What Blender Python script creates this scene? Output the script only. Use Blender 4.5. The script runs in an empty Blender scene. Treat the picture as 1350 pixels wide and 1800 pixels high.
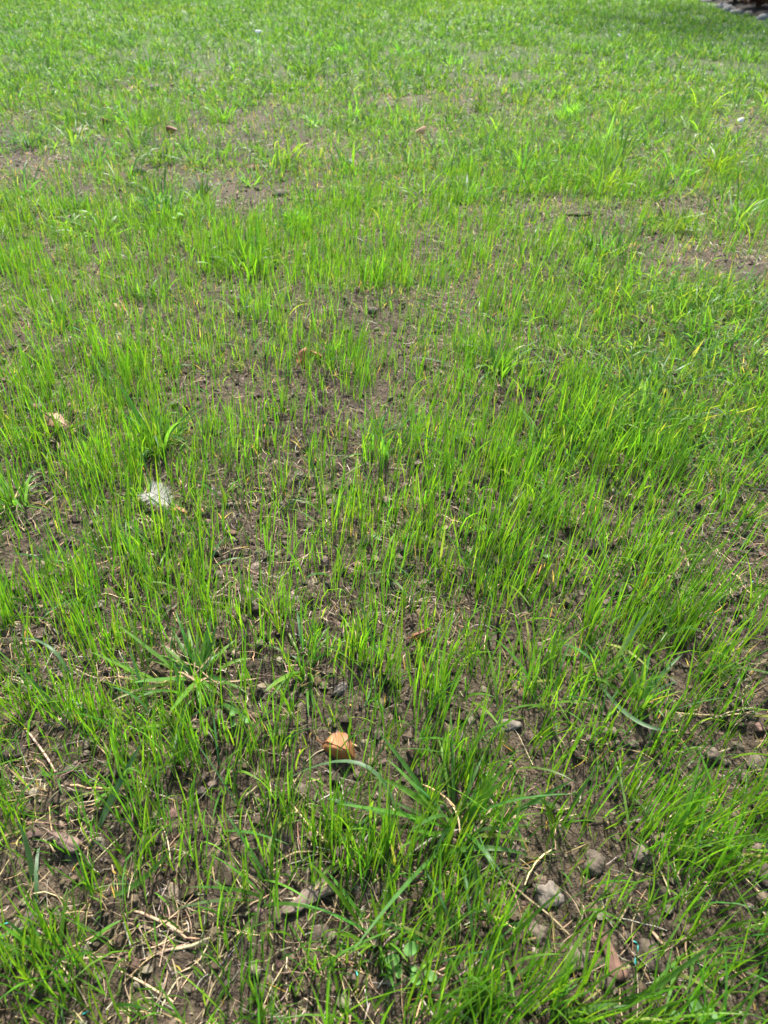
import bpy, math, random
import numpy as np
from mathutils import Vector, Matrix

R = math.radians
rng = np.random.default_rng(11)
random.seed(5)
scene = bpy.context.scene
col = scene.collection

# ------------------------------------------------------------------ camera
H = 0.65                                   # a crouching photographer
PITCH = 39.8                               # degrees below the horizon
F = 1200.0                                 # focal length in photo pixels (1350 x 1800)
cam_d = bpy.data.cameras.new('camera')
cam = bpy.data.objects.new('camera', cam_d)
col.objects.link(cam)
cam.location = (0, 0, H)
cam.rotation_euler = (R(90 - PITCH), 0, 0)
cam_d.sensor_fit = 'VERTICAL'
cam_d.sensor_height = 36.0
cam_d.lens = 36.0 * F / 1800.0
cam_d.clip_start = 0.01
cam_d.clip_end = 400
cam_d.dof.use_dof = True
cam_d.dof.focus_distance = 0.88
cam_d.dof.aperture_fstop = 9.5
scene.camera = cam

# ------------------------------------------------------------------ light
SUN_EL, SUN_AZ = 57.0, 6.0                 # ahead of the camera, a little to the right
world = bpy.data.worlds.new('World')
scene.world = world
world.use_nodes = True
wn = world.node_tree.nodes
wl = world.node_tree.links
bg = wn['Background']
sky = wn.new('ShaderNodeTexSky')
sky.sky_type = 'NISHITA'
sky.sun_disc = False
sky.sun_elevation = R(SUN_EL)
sky.sun_rotation = R(SUN_AZ)
sky.air_density = 1.0
sky.dust_density = 2.0
wl.new(sky.outputs[0], bg.inputs[0])
bg.inputs[1].default_value = 0.12
sun_d = bpy.data.lights.new('sun', 'SUN')
sun_d.energy = 4.0
sun_d.angle = R(2.5)
sun_d.color = (1.0, 0.95, 0.87)
sun = bpy.data.objects.new('sun', sun_d)
col.objects.link(sun)
sd = Vector((math.sin(R(SUN_AZ)) * math.cos(R(SUN_EL)), math.cos(R(SUN_AZ)) * math.cos(R(SUN_EL)), math.sin(R(SUN_EL))))
sun.rotation_euler = sd.to_track_quat('Z', 'Y').to_euler()
sun.location = sd * 30
scene.view_settings.view_transform = 'Standard'
scene.view_settings.look = 'None'
scene.view_settings.exposure = 1.56
scene.view_settings.gamma = 1.0
scene.render.engine = 'CYCLES'
scene.cycles.max_bounces = 8
scene.cycles.transmission_bounces = 6
scene.cycles.diffuse_bounces = 4
scene.cycles.caustics_reflective = False
scene.cycles.caustics_refractive = False
scene.cycles.sample_clamp_indirect = 6.0

# ------------------------------------------------------------------ noise and the lie of the land
def _hash(ix, iy, seed):
    ix = np.atleast_1d(ix); iy = np.atleast_1d(iy)
    h = (ix.astype(np.int64) * 374761393 + iy.astype(np.int64) * 668265263 + seed * 974634541) & 0xFFFFFFFF
    h = ((h ^ (h >> 13)) * 1274126177) & 0xFFFFFFFF
    h = ((h ^ (h >> 16)) * 2246822519) & 0xFFFFFFFF
    return ((h ^ (h >> 15)) & 0xFFFFFF) / float(0xFFFFFF)

def vnoise(x, y, seed=0):
    x = np.asarray(x, float); y = np.asarray(y, float)
    ix = np.floor(x); iy = np.floor(y)
    fx = x - ix; fy = y - iy
    fx = fx * fx * fx * (fx * (fx * 6 - 15) + 10); fy = fy * fy * fy * (fy * (fy * 6 - 15) + 10)
    a = _hash(ix, iy, seed); b = _hash(ix + 1, iy, seed)
    c = _hash(ix, iy + 1, seed); d = _hash(ix + 1, iy + 1, seed)
    return (a * (1 - fx) + b * fx) * (1 - fy) + (c * (1 - fx) + d * fx) * fy

def fbm(x, y, seed=0, octv=3):
    s = 0; a = 1; t = 0
    for i in range(octv):
        s = s + a * vnoise(np.asarray(x) * 2 ** i + 17.3 * i, np.asarray(y) * 2 ** i - 9.1 * i, seed + i)
        t += a; a *= 0.5
    return s / t

def cells(x, y, seed=0):
    """distance to the nearest jittered cell centre: rounded crumbs"""
    x = np.asarray(x, float); y = np.asarray(y, float)
    ix = np.floor(x); iy = np.floor(y); best = np.full(np.shape(x), 9.0)
    for i in (-1, 0, 1):
        for j in (-1, 0, 1):
            cx = ix + i; cy = iy + j
            d = (cx + _hash(cx, cy, seed) - x) ** 2 + (cy + _hash(cx, cy, seed + 5) - y) ** 2
            best = np.minimum(best, d * (0.7 + 0.9 * _hash(cx, cy, seed + 8)))
    return np.sqrt(best)

def hgt(x, y):
    x = np.asarray(x, float); y = np.asarray(y, float)
    d = np.sqrt(x * x + y * y)
    fade = np.clip((4.0 - d) / 2.0, 0, 1)
    h = 0.020 * (fbm(x * 1.1, y * 1.1, 3) - 0.5)
    h = h + fade * 0.018 * (fbm(x * 9, y * 9, 21) - 0.5)
    wx = x + 0.012 * (vnoise(x * 40, y * 40, 7) - .5); wy = y + 0.012 * (vnoise(x * 40, y * 40, 8) - .5)
    m = np.clip(fbm(x * 7, y * 7, 33) * 3.2 - 1.15, 0.08, 1)
    h = h + fade * m * 0.016 * np.clip(1 - cells(wx * 36, wy * 36, 41) * 1.3, 0, 1)
    h = h + fade * (0.35 + 0.65 * m) * 0.0085 * np.clip(1 - cells(wx * 85, wy * 85, 51) * 1.3, 0, 1)
    h = h + fade * 0.005 * (vnoise(x * 110, y * 110, 61) - 0.5)
    return h

ct, st = math.cos(R(PITCH)), math.sin(R(PITCH))
def ray(px, py):
    u = (px - 675.0) / F; v = (900.0 - py) / F
    return Vector((u, ct + v * st, -st + v * ct))
def P(px, py, z=0.0):
    d = ray(px, py)
    t = (z - H) / d.z
    return Vector((d.x * t, d.y * t, z))
def G(px, py):
    p = P(px, py)
    p.z = float(hgt([p.x], [p.y])[0])
    return p
def pix(x, y, z=0.0):
    zz = np.asarray(z) - H
    depth = np.asarray(y) * ct - zz * st
    depth = np.where(depth < 0.05, 0.05, depth)
    up = np.asarray(y) * st + zz * ct
    return 675 + F * np.asarray(x) / depth, 900 - F * up / depth

# ------------------------------------------------------------------ materials
def new_mat(name):
    m = bpy.data.materials.new(name); m.use_nodes = True
    nt = m.node_tree; nt.nodes.clear()
    out = nt.nodes.new('ShaderNodeOutputMaterial')
    return m, nt, out

def nd(nt, t, **kw):
    n = nt.nodes.new(t)
    for k, v in kw.items():
        setattr(n, k, v)
    return n

def blade_material(name, trans=0.48, rough=0.47, tmul=(1.95, 1.88, 0.70), spec=0.42):
    m, nt, out = new_mat(name)
    at = nd(nt, 'ShaderNodeAttribute', attribute_name='tint')
    tc = nd(nt, 'ShaderNodeTexCoord')
    no = nd(nt, 'ShaderNodeTexNoise'); no.inputs['Scale'].default_value = 140; no.inputs['Detail'].default_value = 2
    nt.links.new(tc.outputs['Object'], no.inputs['Vector'])
    hs = nd(nt, 'ShaderNodeHueSaturation')
    mr = nd(nt, 'ShaderNodeMapRange'); mr.inputs[1].default_value = 0.3; mr.inputs[2].default_value = 0.7
    mr.inputs[3].default_value = 0.82; mr.inputs[4].default_value = 1.18
    nt.links.new(no.outputs[0], mr.inputs[0]); nt.links.new(mr.outputs[0], hs.inputs['Value'])
    nt.links.new(at.outputs['Color'], hs.inputs['Color'])
    pb = nd(nt, 'ShaderNodeBsdfPrincipled')
    pb.inputs['Roughness'].default_value = rough
    pb.inputs['Specular IOR Level'].default_value = spec
    nt.links.new(hs.outputs[0], pb.inputs['Base Color'])
    mu = nd(nt, 'ShaderNodeMix', data_type='RGBA', blend_type='MULTIPLY'); mu.inputs[0].default_value = 1
    nt.links.new(hs.outputs[0], mu.inputs[6]); mu.inputs[7].default_value = (*tmul, 1)
    tb = nd(nt, 'ShaderNodeBsdfTranslucent'); nt.links.new(mu.outputs[2], tb.inputs[0])
    mx = nd(nt, 'ShaderNodeMixShader'); mx.inputs[0].default_value = trans
    nt.links.new(pb.outputs[0], mx.inputs[1]); nt.links.new(tb.outputs[0], mx.inputs[2])
    nt.links.new(mx.outputs[0], out.inputs[0])
    return m

def tint_material(name, rough=0.8, spec=0.25, scale=60, var=0.35, bump=0.4, bscale=300, stretch=(1, 1, 1), trans=0.0):
    m, nt, out = new_mat(name)
    at = nd(nt, 'ShaderNodeAttribute', attribute_name='tint')
    tc = nd(nt, 'ShaderNodeTexCoord')
    mp = nd(nt, 'ShaderNodeMapping'); mp.inputs['Scale'].default_value = stretch
    nt.links.new(tc.outputs['Object'], mp.inputs[0])
    no = nd(nt, 'ShaderNodeTexNoise'); no.inputs['Scale'].default_value = scale; no.inputs['Detail'].default_value = 5
    nt.links.new(mp.outputs[0], no.inputs['Vector'])
    mr = nd(nt, 'ShaderNodeMapRange'); mr.inputs[1].default_value = 0.3; mr.inputs[2].default_value = 0.7
    mr.inputs[3].default_value = 1 - var; mr.inputs[4].default_value = 1 + var
    hs = nd(nt, 'ShaderNodeHueSaturation')
    nt.links.new(no.outputs[0], mr.inputs[0]); nt.links.new(mr.outputs[0], hs.inputs['Value'])
    nt.links.new(at.outputs['Color'], hs.inputs['Color'])
    pb = nd(nt, 'ShaderNodeBsdfPrincipled')
    pb.inputs['Roughness'].default_value = rough; pb.inputs['Specular IOR Level'].default_value = spec
    nt.links.new(hs.outputs[0], pb.inputs['Base Color'])
    if bump:
        n2 = nd(nt, 'ShaderNodeTexNoise'); n2.inputs['Scale'].default_value = bscale; n2.inputs['Detail'].default_value = 4
        nt.links.new(mp.outputs[0], n2.inputs['Vector'])
        bp = nd(nt, 'ShaderNodeBump'); bp.inputs['Strength'].default_value = bump; bp.inputs['Distance'].default_value = 0.002
        nt.links.new(n2.outputs[0], bp.inputs['Height']); nt.links.new(bp.outputs[0], pb.inputs['Normal'])
    if trans:
        tb = nd(nt, 'ShaderNodeBsdfTranslucent'); nt.links.new(hs.outputs[0], tb.inputs[0])
        mx = nd(nt, 'ShaderNodeMixShader'); mx.inputs[0].default_value = trans
        nt.links.new(pb.outputs[0], mx.inputs[1]); nt.links.new(tb.outputs[0], mx.inputs[2])
        nt.links.new(mx.outputs[0], out.inputs[0])
    else:
        nt.links.new(pb.outputs[0], out.inputs[0])
    return m

def ground_material():
    m, nt, out = new_mat('lawn_soil')
    L = nt.links.new
    tc = nd(nt, 'ShaderNodeTexCoord')
    def noise(sc, det=5, ro=0.6):
        n = nd(nt, 'ShaderNodeTexNoise'); n.inputs['Scale'].default_value = sc; n.inputs['Detail'].default_value = det
        n.inputs['Roughness'].default_value = ro
        L(tc.outputs['Object'], n.inputs['Vector']); return n
    n1 = noise(55, 6, .7); n2 = noise(330, 4, .7); n3 = noise(2.2, 3)
    cr = nd(nt, 'ShaderNodeValToRGB')
    e = cr.color_ramp.elements
    e[0].position = 0.36; e[0].color = (0.028, 0.020, 0.013, 1)
    e[1].position = 0.64; e[1].color = (0.190, 0.145, 0.097, 1)
    k = e.new(0.5); k.color = (0.080, 0.059, 0.039, 1)
    add = nd(nt, 'ShaderNodeMath', operation='MULTIPLY_ADD'); add.inputs[1].default_value = 0.5
    L(n2.outputs[0], add.inputs[0])
    hf = nd(nt, 'ShaderNodeMath', operation='MULTIPLY'); hf.inputs[1].default_value = 0.5
    L(n1.outputs[0], hf.inputs[0]); L(hf.outputs[0], add.inputs[2]); L(add.outputs[0], cr.inputs[0])
    # dry thatch lying on parts of the soil
    th = nd(nt, 'ShaderNodeMix', data_type='RGBA'); th.inputs[7].default_value = (0.20, 0.155, 0.09, 1)
    tr = nd(nt, 'ShaderNodeMapRange'); tr.inputs[1].default_value = 0.48; tr.inputs[2].default_value = 0.72; tr.inputs[4].default_value = 0.5
    L(n3.outputs[0], tr.inputs[0]); L(tr.outputs[0], th.inputs[0]); L(cr.outputs[0], th.inputs[6])
    # far away, where single blades stop being modelled, the turf colour takes over
    sx = nd(nt, 'ShaderNodeVectorMath', operation='LENGTH'); L(tc.outputs['Object'], sx.inputs[0])
    fr = nd(nt, 'ShaderNodeMapRange'); fr.inputs[1].default_value = 3.5; fr.inputs[2].default_value = 9.0; fr.inputs[4].default_value = 0.85
    L(sx.outputs['Value'], fr.inputs[0])
    fg = nd(nt, 'ShaderNodeMix', data_type='RGBA'); fg.inputs[7].default_value = (0.075, 0.15, 0.022, 1)
    L(fr.outputs[0], fg.inputs[0]); L(th.outputs[2], fg.inputs[6])
    pb = nd(nt, 'ShaderNodeBsdfPrincipled'); pb.inputs['Roughness'].default_value = 0.85; pb.inputs['Specular IOR Level'].default_value = 0.25
    L(fg.outputs[2], pb.inputs['Base Color'])
    vo = nd(nt, 'ShaderNodeTexVoronoi'); vo.inputs['Scale'].default_value = 150; L(tc.outputs['Object'], vo.inputs['Vector'])
    n4 = noise(500, 4)
    ad = nd(nt, 'ShaderNodeMath', operation='ADD'); L(vo.outputs[0], ad.inputs[0]); L(n4.outputs[0], ad.inputs[1])
    bp = nd(nt, 'ShaderNodeBump'); bp.inputs['Strength'].default_value = 1.0; bp.inputs['Distance'].default_value = 0.007
    L(ad.outputs[0], bp.inputs['Height']); L(bp.outputs[0], pb.inputs['Normal'])
    L(pb.outputs[0], out.inputs[0])
    return m

M_GROUND = ground_material()
M_BLADE = blade_material('grass_leaf')
M_STRAW = tint_material('dry_straw', rough=0.6, spec=0.35, scale=200, var=0.25, bump=0.2, trans=0.15)
M_SOIL = tint_material('soil_clod', rough=0.9, spec=0.2, scale=120, var=0.4, bump=0.8, bscale=420)
M_WOOD = tint_material('weathered_wood', rough=0.85, spec=0.2, scale=120, var=0.45, bump=0.9, bscale=260, stretch=(0.25, 1.6, 1))
M_DEAD = tint_material('dead_leaf', rough=0.55, spec=0.35, scale=60, var=0.16, bump=0.15, bscale=350, trans=0.3)
M_FEATHER = tint_material('feather_down', rough=0.7, spec=0.2, scale=200, var=0.06, bump=0, trans=0.5)
M_SEED = tint_material('seed_coating', rough=0.4, spec=0.5, scale=300, var=0.2, bump=0.2)
M_STONE = tint_material('edging_stone', rough=0.85, spec=0.25, scale=25, var=0.3, bump=0.6, bscale=70)
M_HERB = blade_material('herb_leaf', trans=0.35, rough=0.55, tmul=(1.5, 1.6, 0.8), spec=0.25)
M_SHRUB = blade_material('shrub_leaf', trans=0.3, rough=0.5, tmul=(1.5, 1.6, 0.9), spec=0.4)
M_BARK = tint_material('bark', rough=0.9, spec=0.15, scale=14, var=0.35, bump=1.0, bscale=40)

# ------------------------------------------------------------------ mesh helpers
def mesh_from(name, V, faces_tri=None, faces_quad=None, tint=None, mat=None, smooth=True):
    V = np.asarray(V, np.float32).reshape(-1, 3)
    me = bpy.data.meshes.new(name)
    me.vertices.add(len(V)); me.vertices.foreach_set('co', V.ravel())
    loops = []; starts = []; tot = []
    n = 0
    for fs, k in ((faces_quad, 4), (faces_tri, 3)):
        if fs is None or len(fs) == 0: continue
        fs = np.asarray(fs, np.int32).reshape(-1, k)
        loops.append(fs.ravel()); starts.append(n + np.arange(len(fs), dtype=np.int32) * k)
        tot.append(np.full(len(fs), k, np.int32)); n += fs.size
    loops = np.concatenate(loops); starts = np.concatenate(starts)
    me.loops.add(len(loops)); me.loops.foreach_set('vertex_index', loops)
    me.polygons.add(len(starts)); me.polygons.foreach_set('loop_start', starts)
    me.update(calc_edges=True)
    me.polygons.foreach_set('use_smooth', np.full(len(starts), smooth))
    if tint is not None:
        a = me.attributes.new('tint', 'FLOAT_COLOR', 'POINT')
        t = np.asarray(tint, np.float32)
        if t.ndim == 1: t = np.tile(t, (len(V), 1))
        t4 = np.ones((len(V), 4), np.float32); t4[:, :3] = t[:, :3]
        a.data.foreach_set('color', t4.ravel())
    if mat: me.materials.append(mat)
    me.validate()
    return me

def link(name, me, parent=None, loc=None):
    o = bpy.data.objects.new(name, me); col.objects.link(o)
    if loc is not None: o.location = loc
    if parent: o.parent = parent
    return o

def tag(o, label=None, cat=None, group=None, kind=None):
    if label: o['label'] = label
    if cat: o['category'] = cat
    if group: o['group'] = group
    if kind: o['kind'] = kind
    return o

def strips(C, S, W, closed_tip=True):
    """C (N,K,3) centre lines, S (N,K,3) side vectors, W (N,K) half widths -> verts, quads, tris"""
    N, K, _ = C.shape
    A = C - S * W[..., None]; B = C + S * W[..., None]
    V = np.empty((N, 2 * K - 1, 3), np.float32)
    V[:, 0:2 * (K - 1):2] = A[:, :-1]; V[:, 1:2 * (K - 1):2] = B[:, :-1]; V[:, -1] = C[:, -1]
    nv = 2 * K - 1
    q = np.array([[2 * i, 2 * i + 1, 2 * i + 3, 2 * i + 2] for i in range(K - 2)], np.int32)
    t = np.array([[2 * (K - 2), 2 * (K - 2) + 1, 2 * (K - 1)]], np.int32)
    off = (np.arange(N, dtype=np.int32) * nv)[:, None, None]
    return V.reshape(-1, 3), (q[None] + off).reshape(-1, 4), (t[None] + off).reshape(-1, 3), nv

def blade_geo(root, L, W, az, tilt, bend, face, K=6, power=1.4, wprof='seedling', base_w=0.6):
    """vectorised grass blades growing from root (N,3)"""
    N = len(root)
    t = np.linspace(0, 1, K)
    ang = tilt[:, None] + bend[:, None] * t[None] ** power
    dx = np.sin(ang); dz = np.cos(ang)
    seg = L[:, None] / (K - 1)
    mx = 0.5 * (dx[:, 1:] + dx[:, :-1]) * seg; mz = 0.5 * (dz[:, 1:] + dz[:, :-1]) * seg
    hx = np.concatenate([np.zeros((N, 1)), np.cumsum(mx, 1)], 1)
    hz = np.concatenate([np.zeros((N, 1)), np.cumsum(mz, 1)], 1)
    ca, sa = np.cos(az)[:, None], np.sin(az)[:, None]
    C = np.stack([root[:, 0:1] + hx * ca, root[:, 1:2] + hx * sa, root[:, 2:3] + hz], -1)
    # side: horizontal perpendicular, twisted about the tangent
    T = np.stack([dx * ca, dx * sa, dz], -1)
    Pp = np.stack([-sa * np.ones_like(dx), ca * np.ones_like(dx), np.zeros_like(dx)], -1)
    Nn = np.cross(T, Pp)
    f = face[:, None, None] + 0.5 * t[None, :, None] * np.sin(face * 7)[:, None, None]
    S = Pp * np.cos(f) + Nn * np.sin(f)
    prof = (base_w + (1 - base_w) * np.minimum(1, t / 0.3)) * np.clip(1 - t ** 3.2, 0, 1) ** 0.8
    Wd = 0.5 * W[:, None] * prof[None]
    return C, S, Wd

def tints(n, pal, wts, jit=0.18):
    pal = np.array(pal, float)
    i = rng.choice(len(pal), n, p=np.array(wts) / np.sum(wts))
    c = pal[i] * np.exp(rng.normal(0, jit, (n, 1))) * np.exp(rng.normal(0, 0.07, (n, 3)))
    return c

PAL_YOUNG = [(0.102, 0.226, 0.018), (0.076, 0.194, 0.018), (0.134, 0.248, 0.020), (0.056, 0.155, 0.025)]
PAL_OLD = [(0.060, 0.155, 0.026), (0.082, 0.192, 0.026), (0.074, 0.165, 0.056), (0.112, 0.218, 0.026), (0.19, 0.23, 0.06)]
PAL_STRAW = [(0.40, 0.29, 0.155), (0.30, 0.215, 0.125), (0.47, 0.36, 0.22), (0.20, 0.145, 0.095), (0.33, 0.29, 0.23)]
PAL_SOIL = [(0.070, 0.052, 0.035), (0.100, 0.076, 0.052), (0.145, 0.115, 0.082), (0.045, 0.033, 0.022)]

# ------------------------------------------------------------------ ground
def axis(lo, hi, step, far_lo, far_hi, g=1.13):
    a = list(np.arange(lo, hi + step / 2, step))
    s = step; x = a[-1]; up = []
    while x < far_hi:
        s *= g; x += s; up.append(x)
    s = step; x = a[0]; dn = []
    while x > far_lo:
        s *= g; x -= s; dn.append(x)
    return np.array(dn[::-1] + a + up)
gx = axis(-0.7, 0.7, 0.0045, -90, 90, 1.06)
gy = axis(0.08, 1.2, 0.0045, -60, 200, 1.06)
X, Y = np.meshgrid(gx, gy)
Z = hgt(X, Y)
nx, ny = len(gx), len(gy)
idx = np.arange(nx * ny, dtype=np.int32).reshape(ny, nx)
quads = np.stack([idx[:-1, :-1], idx[:-1, 1:], idx[1:, 1:], idx[1:, :-1]], -1).reshape(-1, 4)
g_o = link('ground', mesh_from('ground', np.stack([X, Y, Z], -1), None, quads, None, M_GROUND))
tag(g_o, 'dark crumbly soil of a newly seeded lawn reaching back to the bed', None, None, 'structure')

# line along which the planted bed meets the lawn
BED = [P(1660, 66), P(1520, 54), P(1420, 43), P(1350, 33), P(1310, 27), P(1290, 23), P(1275, 17), P(1262, 11), P(1235, 3), P(1190, -8), P(1150, -14)]
BEDX = np.array([p.x for p in BED]); BEDY = np.array([p.y for p in BED])
def beyond_bed(x, y, gap=0.12):
    xb = np.interp(y, BEDY, BEDX, left=1e9)
    return x > xb - gap

# ------------------------------------------------------------------ where the grass grows, where it is bare
BARE = [(440, 345, 130, 42, .95), (350, 320, 90, 25, .7), (40, 285, 80, 22, .85), (60, 335, 60, 25, .5), (690, 182, 95, 14, .95), (250, 300, 70, 22, .75),
        (1000, 380, 130, 30, .75), (1200, 365, 90, 32, .85), (1310, 470, 90, 50, .85), (1190, 470, 90, 40, .5), (330, 565, 130, 45, .65),
        (180, 600, 90, 40, .5), (600, 560, 100, 45, .6), (730, 560, 90, 50, .55), (560, 750, 90, 70, .7), (690, 740, 110, 50, .6), (430, 680, 100, 50, .5),
        (420, 1010, 120, 60, .6), (530, 1050, 90, 50, .7), (230, 1200, 120, 55, .85), (90, 950, 80, 40, .5),
        (450, 1420, 150, 90, .8), (110, 1400, 110, 60, .8), (300, 1640, 150, 90, .85), (590, 1600, 120, 80, .9), (640, 1740, 130, 70, .9),
        (1050, 1490, 160, 100, .8), (1090, 1690, 150, 80, .8), (950, 1640, 110, 70, .7), (1310, 1340, 90, 70, .8), (1300, 990, 90, 60, .7),
        (740, 1110, 100, 55, .7), (880, 1120, 90, 50, .6), (1230, 1240, 80, 40, .6), (1280, 1120, 80, 50, .6), (1010, 1290, 120, 50, .6), (600, 1220, 90, 60, .7),
        (100, 1490, 110, 60, .8), (520, 90, 70, 12, .7), (780, 84, 70, 10, .7), (990, 130, 80, 14, .6), (1180, 300, 90, 25, .5), (1230, 1600, 110, 60, .5),
        (1150, 560, 60, 30, .5), (900, 730, 60, 40, .5), (560, 1250, 80, 40, .5), (720, 640, 60, 60, .4)]
DENSE = [(720, 850, 110, 90, 1.3), (950, 880, 120, 90, 1.2), (1100, 830, 120, 90, 1.3), (1000, 720, 120, 70, 1.1), (870, 620, 90, 50, .9),
         (440, 450, 130, 45, 1.5), (290, 375, 100, 30, 1.2), (660, 490, 60, 50, 1.2), (270, 790, 90, 60, 1.), (150, 890, 90, 60, 1.), (60, 1230, 80, 90, 1.2),
         (360, 930, 90, 70, .8), (780, 1340, 170, 90, .7), (1060, 1130, 140, 100, 1.), (1180, 1420, 130, 90, .5), (1290, 1500, 90, 80, .2),
         (70, 1700, 110, 80, 1.1), (170, 1610, 80, 70, .8), (690, 1660, 60, 90, .9), (490, 1120, 90, 70, .8), (830, 990, 150, 60, 1.), (630, 880, 90, 70, .9),
         (1180, 1000, 110, 80, .9), (420, 1280, 80, 60, .6), (930, 1690, 60, 80, .8), (1200, 1560, 90, 60, .5), (100, 1060, 80, 70, .8), (880, 270, 250, 45, .8),
         (590, 520, 50, 40, 1.), (750, 520, 45, 40, 1.), (310, 1520, 60, 60, .6)]
def cover(x, y):
    """0 bare .. about 2.5 thick"""
    u, v = pix(x, y)
    d = np.sqrt(x * x + y * y)
    c = np.full(np.shape(x), 1.2)
    c = c + np.clip((d - 2.2) / 3.0, 0, 1) * 0.55
    c = c * np.interp(d, [0.2, 0.6, 1.0, 1.8, 2.2], [1.4, 1.15, 0.80, 0.72, 1.0])
    n = fbm(x * 4.0, y * 4.0, 77) * 0.3 + fbm(x * 16, y * 16, 91, 2) * 0.4 + vnoise(x * 45, y * 45, 95) * 0.3
    nf = fbm(x * 1.7, y * 1.1, 12)
    c = c * np.clip((n - 0.30) * 4.4, 0.16, 2.0)
    c = c * np.where(d > 2.5, np.clip((nf - 0.2) * 3.0, 0.3, 1.5), 1)
    for (a, b, rx, ry, s) in DENSE:
        c = c + s * 0.30 * np.exp(-(((u - a) / rx) ** 2 + ((v - b) / ry) ** 2) * 1.1)
    for (a, b, rx, ry, s) in BARE:
        s = s * (0.62 if b > 1150 else 0.9 if b > 420 else 1.15)
        s = min(s, 0.98)
        c = c * (1 - s * np.exp(-((((u - a) / rx) ** 2 + ((v - b) / ry) ** 2) ** 1.5)))
    c = np.where(beyond_bed(x, y), 0, c)
    return c

def scatter(area, n_parent, per, sigma):
    x0, x1, y0, y1 = area
    px = rng.uniform(x0, x1, n_parent); py = rng.uniform(y0, y1, n_parent)
    k = np.minimum(1 + rng.exponential(per, n_parent).astype(int), 22)
    X = np.repeat(px, k); Yy = np.repeat(py, k)
    cid = np.repeat(np.arange(n_parent), k)
    X = X + rng.normal(0, sigma, len(X)); Yy = Yy + rng.normal(0, sigma, len(Yy))
    return X, Yy, cid

def in_view(x, y, margin=500, side=0.9):
    """keeps what the camera, or one a step to the side, can see"""
    lim = 0.62 * np.maximum(y, 0.05) + 0.42 + side
    return (np.abs(x) < lim)

def build_blades(name, sets, mat, label, cat):
    Vs, Qs, Ts, Cs = [], [], [], []; off = 0
    for (C, S, W, tint) in sets:
        V, q, t, nv = strips(C, S, W)
        Vs.append(V); Qs.append(q + off); Ts.append(t + off); Cs.append(np.repeat(tint, nv, 0)); off += len(V)
    me = mesh_from(name, np.concatenate(Vs), np.concatenate(Ts), np.concatenate(Qs), np.concatenate(Cs), mat)
    o = link(name, me)
    tag(o, label, cat, None, 'stuff')
    return o

# --- near seedlings: thin, upright, in little clusters
def seedlings(area, rate, K, wmul=1.0, side=0.45, ramp=([0, 1.3, 2.0, 2.9], [1, 1, 0.5, 0.0])):
    A = (area[1] - area[0]) * (area[3] - area[2])
    x, y, cid = scatter(area, int(A * rate), 4.5, 0.0075)
    c = cover(x, y)
    dd = np.hypot(x, y); u, v = pix(x, y)
    c = c * np.interp(dd, ramp[0], ramp[1])
    for (a, b, rx, ry, s_) in [(1210, 640, 260, 120, .85), (1180, 480, 190, 60, .7), (900, 260, 480, 70, .5), (300, 380, 80, 30, .6)]:
        c = c * (1 - s_ * np.exp(-((((u - a) / rx) ** 2 + ((v - b) / ry) ** 2) ** 1.5)))
    keep = (rng.uniform(0, 2.6, len(x)) < c) & in_view(x, y, side=side)
    x, y, cid, c = x[keep], y[keep], cid[keep], c[keep]
    N = len(x)
    root = np.stack([x, y, hgt(x, y) - 0.002], -1)
    crand = rng.uniform(0, 1, cid.max() + 2)
    L = (0.045 + 0.014 * np.clip(c, 0, 2.2)) * np.exp(rng.normal(0, 0.27, N)) * (0.8 + 0.4 * crand[cid])
    W = rng.uniform(0.0012, 0.0021, N) * wmul
    az = rng.uniform(-math.pi, math.pi, N)
    lean = rng.normal(0, 1, N)
    caz = rng.normal(0.15, 1.3, cid.max() + 2); ct_ = np.abs(rng.normal(0.0, 0.095, cid.max() + 2))
    vx = 0.085 * np.cos(az) * np.abs(rng.normal(0, 1, N)) + np.cos(caz[cid]) * ct_[cid] + 0.03
    vy = 0.085 * np.sin(az) * np.abs(rng.normal(0, 1, N)) + np.sin(caz[cid]) * ct_[cid]
    az = np.arctan2(vy, vx); tilt = np.hypot(vx, vy)
    bend = np.abs(rng.normal(0.16, 0.22, N)) + (rng.uniform(0, 1, N) < 0.09) * rng.uniform(0.5, 1.5, N)
    face = rng.normal(0, 0.7, N)
    C, S, Wd = blade_geo(root, L, W, az, tilt, bend, face, K)
    tint = tints(N, PAL_YOUNG, (4, 3, 2, 1.3))
    return C, S, Wd, tint

def stubble(area, rate, K=4, side=0.3, big=1.0):
    A = (area[1] - area[0]) * (area[3] - area[2])
    x, y, cid = scatter(area, int(A * rate), 4, 0.012)
    keep = (rng.uniform(0, 1, len(x)) < np.clip(0.30 + 0.4 * fbm(x * 9, y * 9, 5), 0, 1) * np.clip(cover(x, y) * 2 + .15, 0, 1)) & in_view(x, y, side=side) & ~beyond_bed(x, y)
    x, y = x[keep], y[keep]; N = len(x)
    root = np.stack([x, y, hgt(x, y) - 0.001], -1)
    L = rng.uniform(0.010, 0.035, N); W = rng.uniform(0.0010, 0.0018, N) * big
    C, S, Wd = blade_geo(root, L, W, rng.uniform(-3.2, 3.2, N), np.abs(rng.normal(0.5, 0.35, N)), rng.normal(0.4, 0.5, N), rng.normal(0, 0.8, N), K)
    return C, S, Wd, tints(N, PAL_YOUNG + PAL_STRAW[:1], (2, 3, 2, 2, 2))

near = (-2.0, 2.0, 0.02, 2.9)
build_blades('seedling_grass', [seedlings(near, 6300, 5), stubble(near, 3600, 3)], M_BLADE,
             'thin upright bright green grass seedlings growing from bare soil', 'grass')

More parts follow.
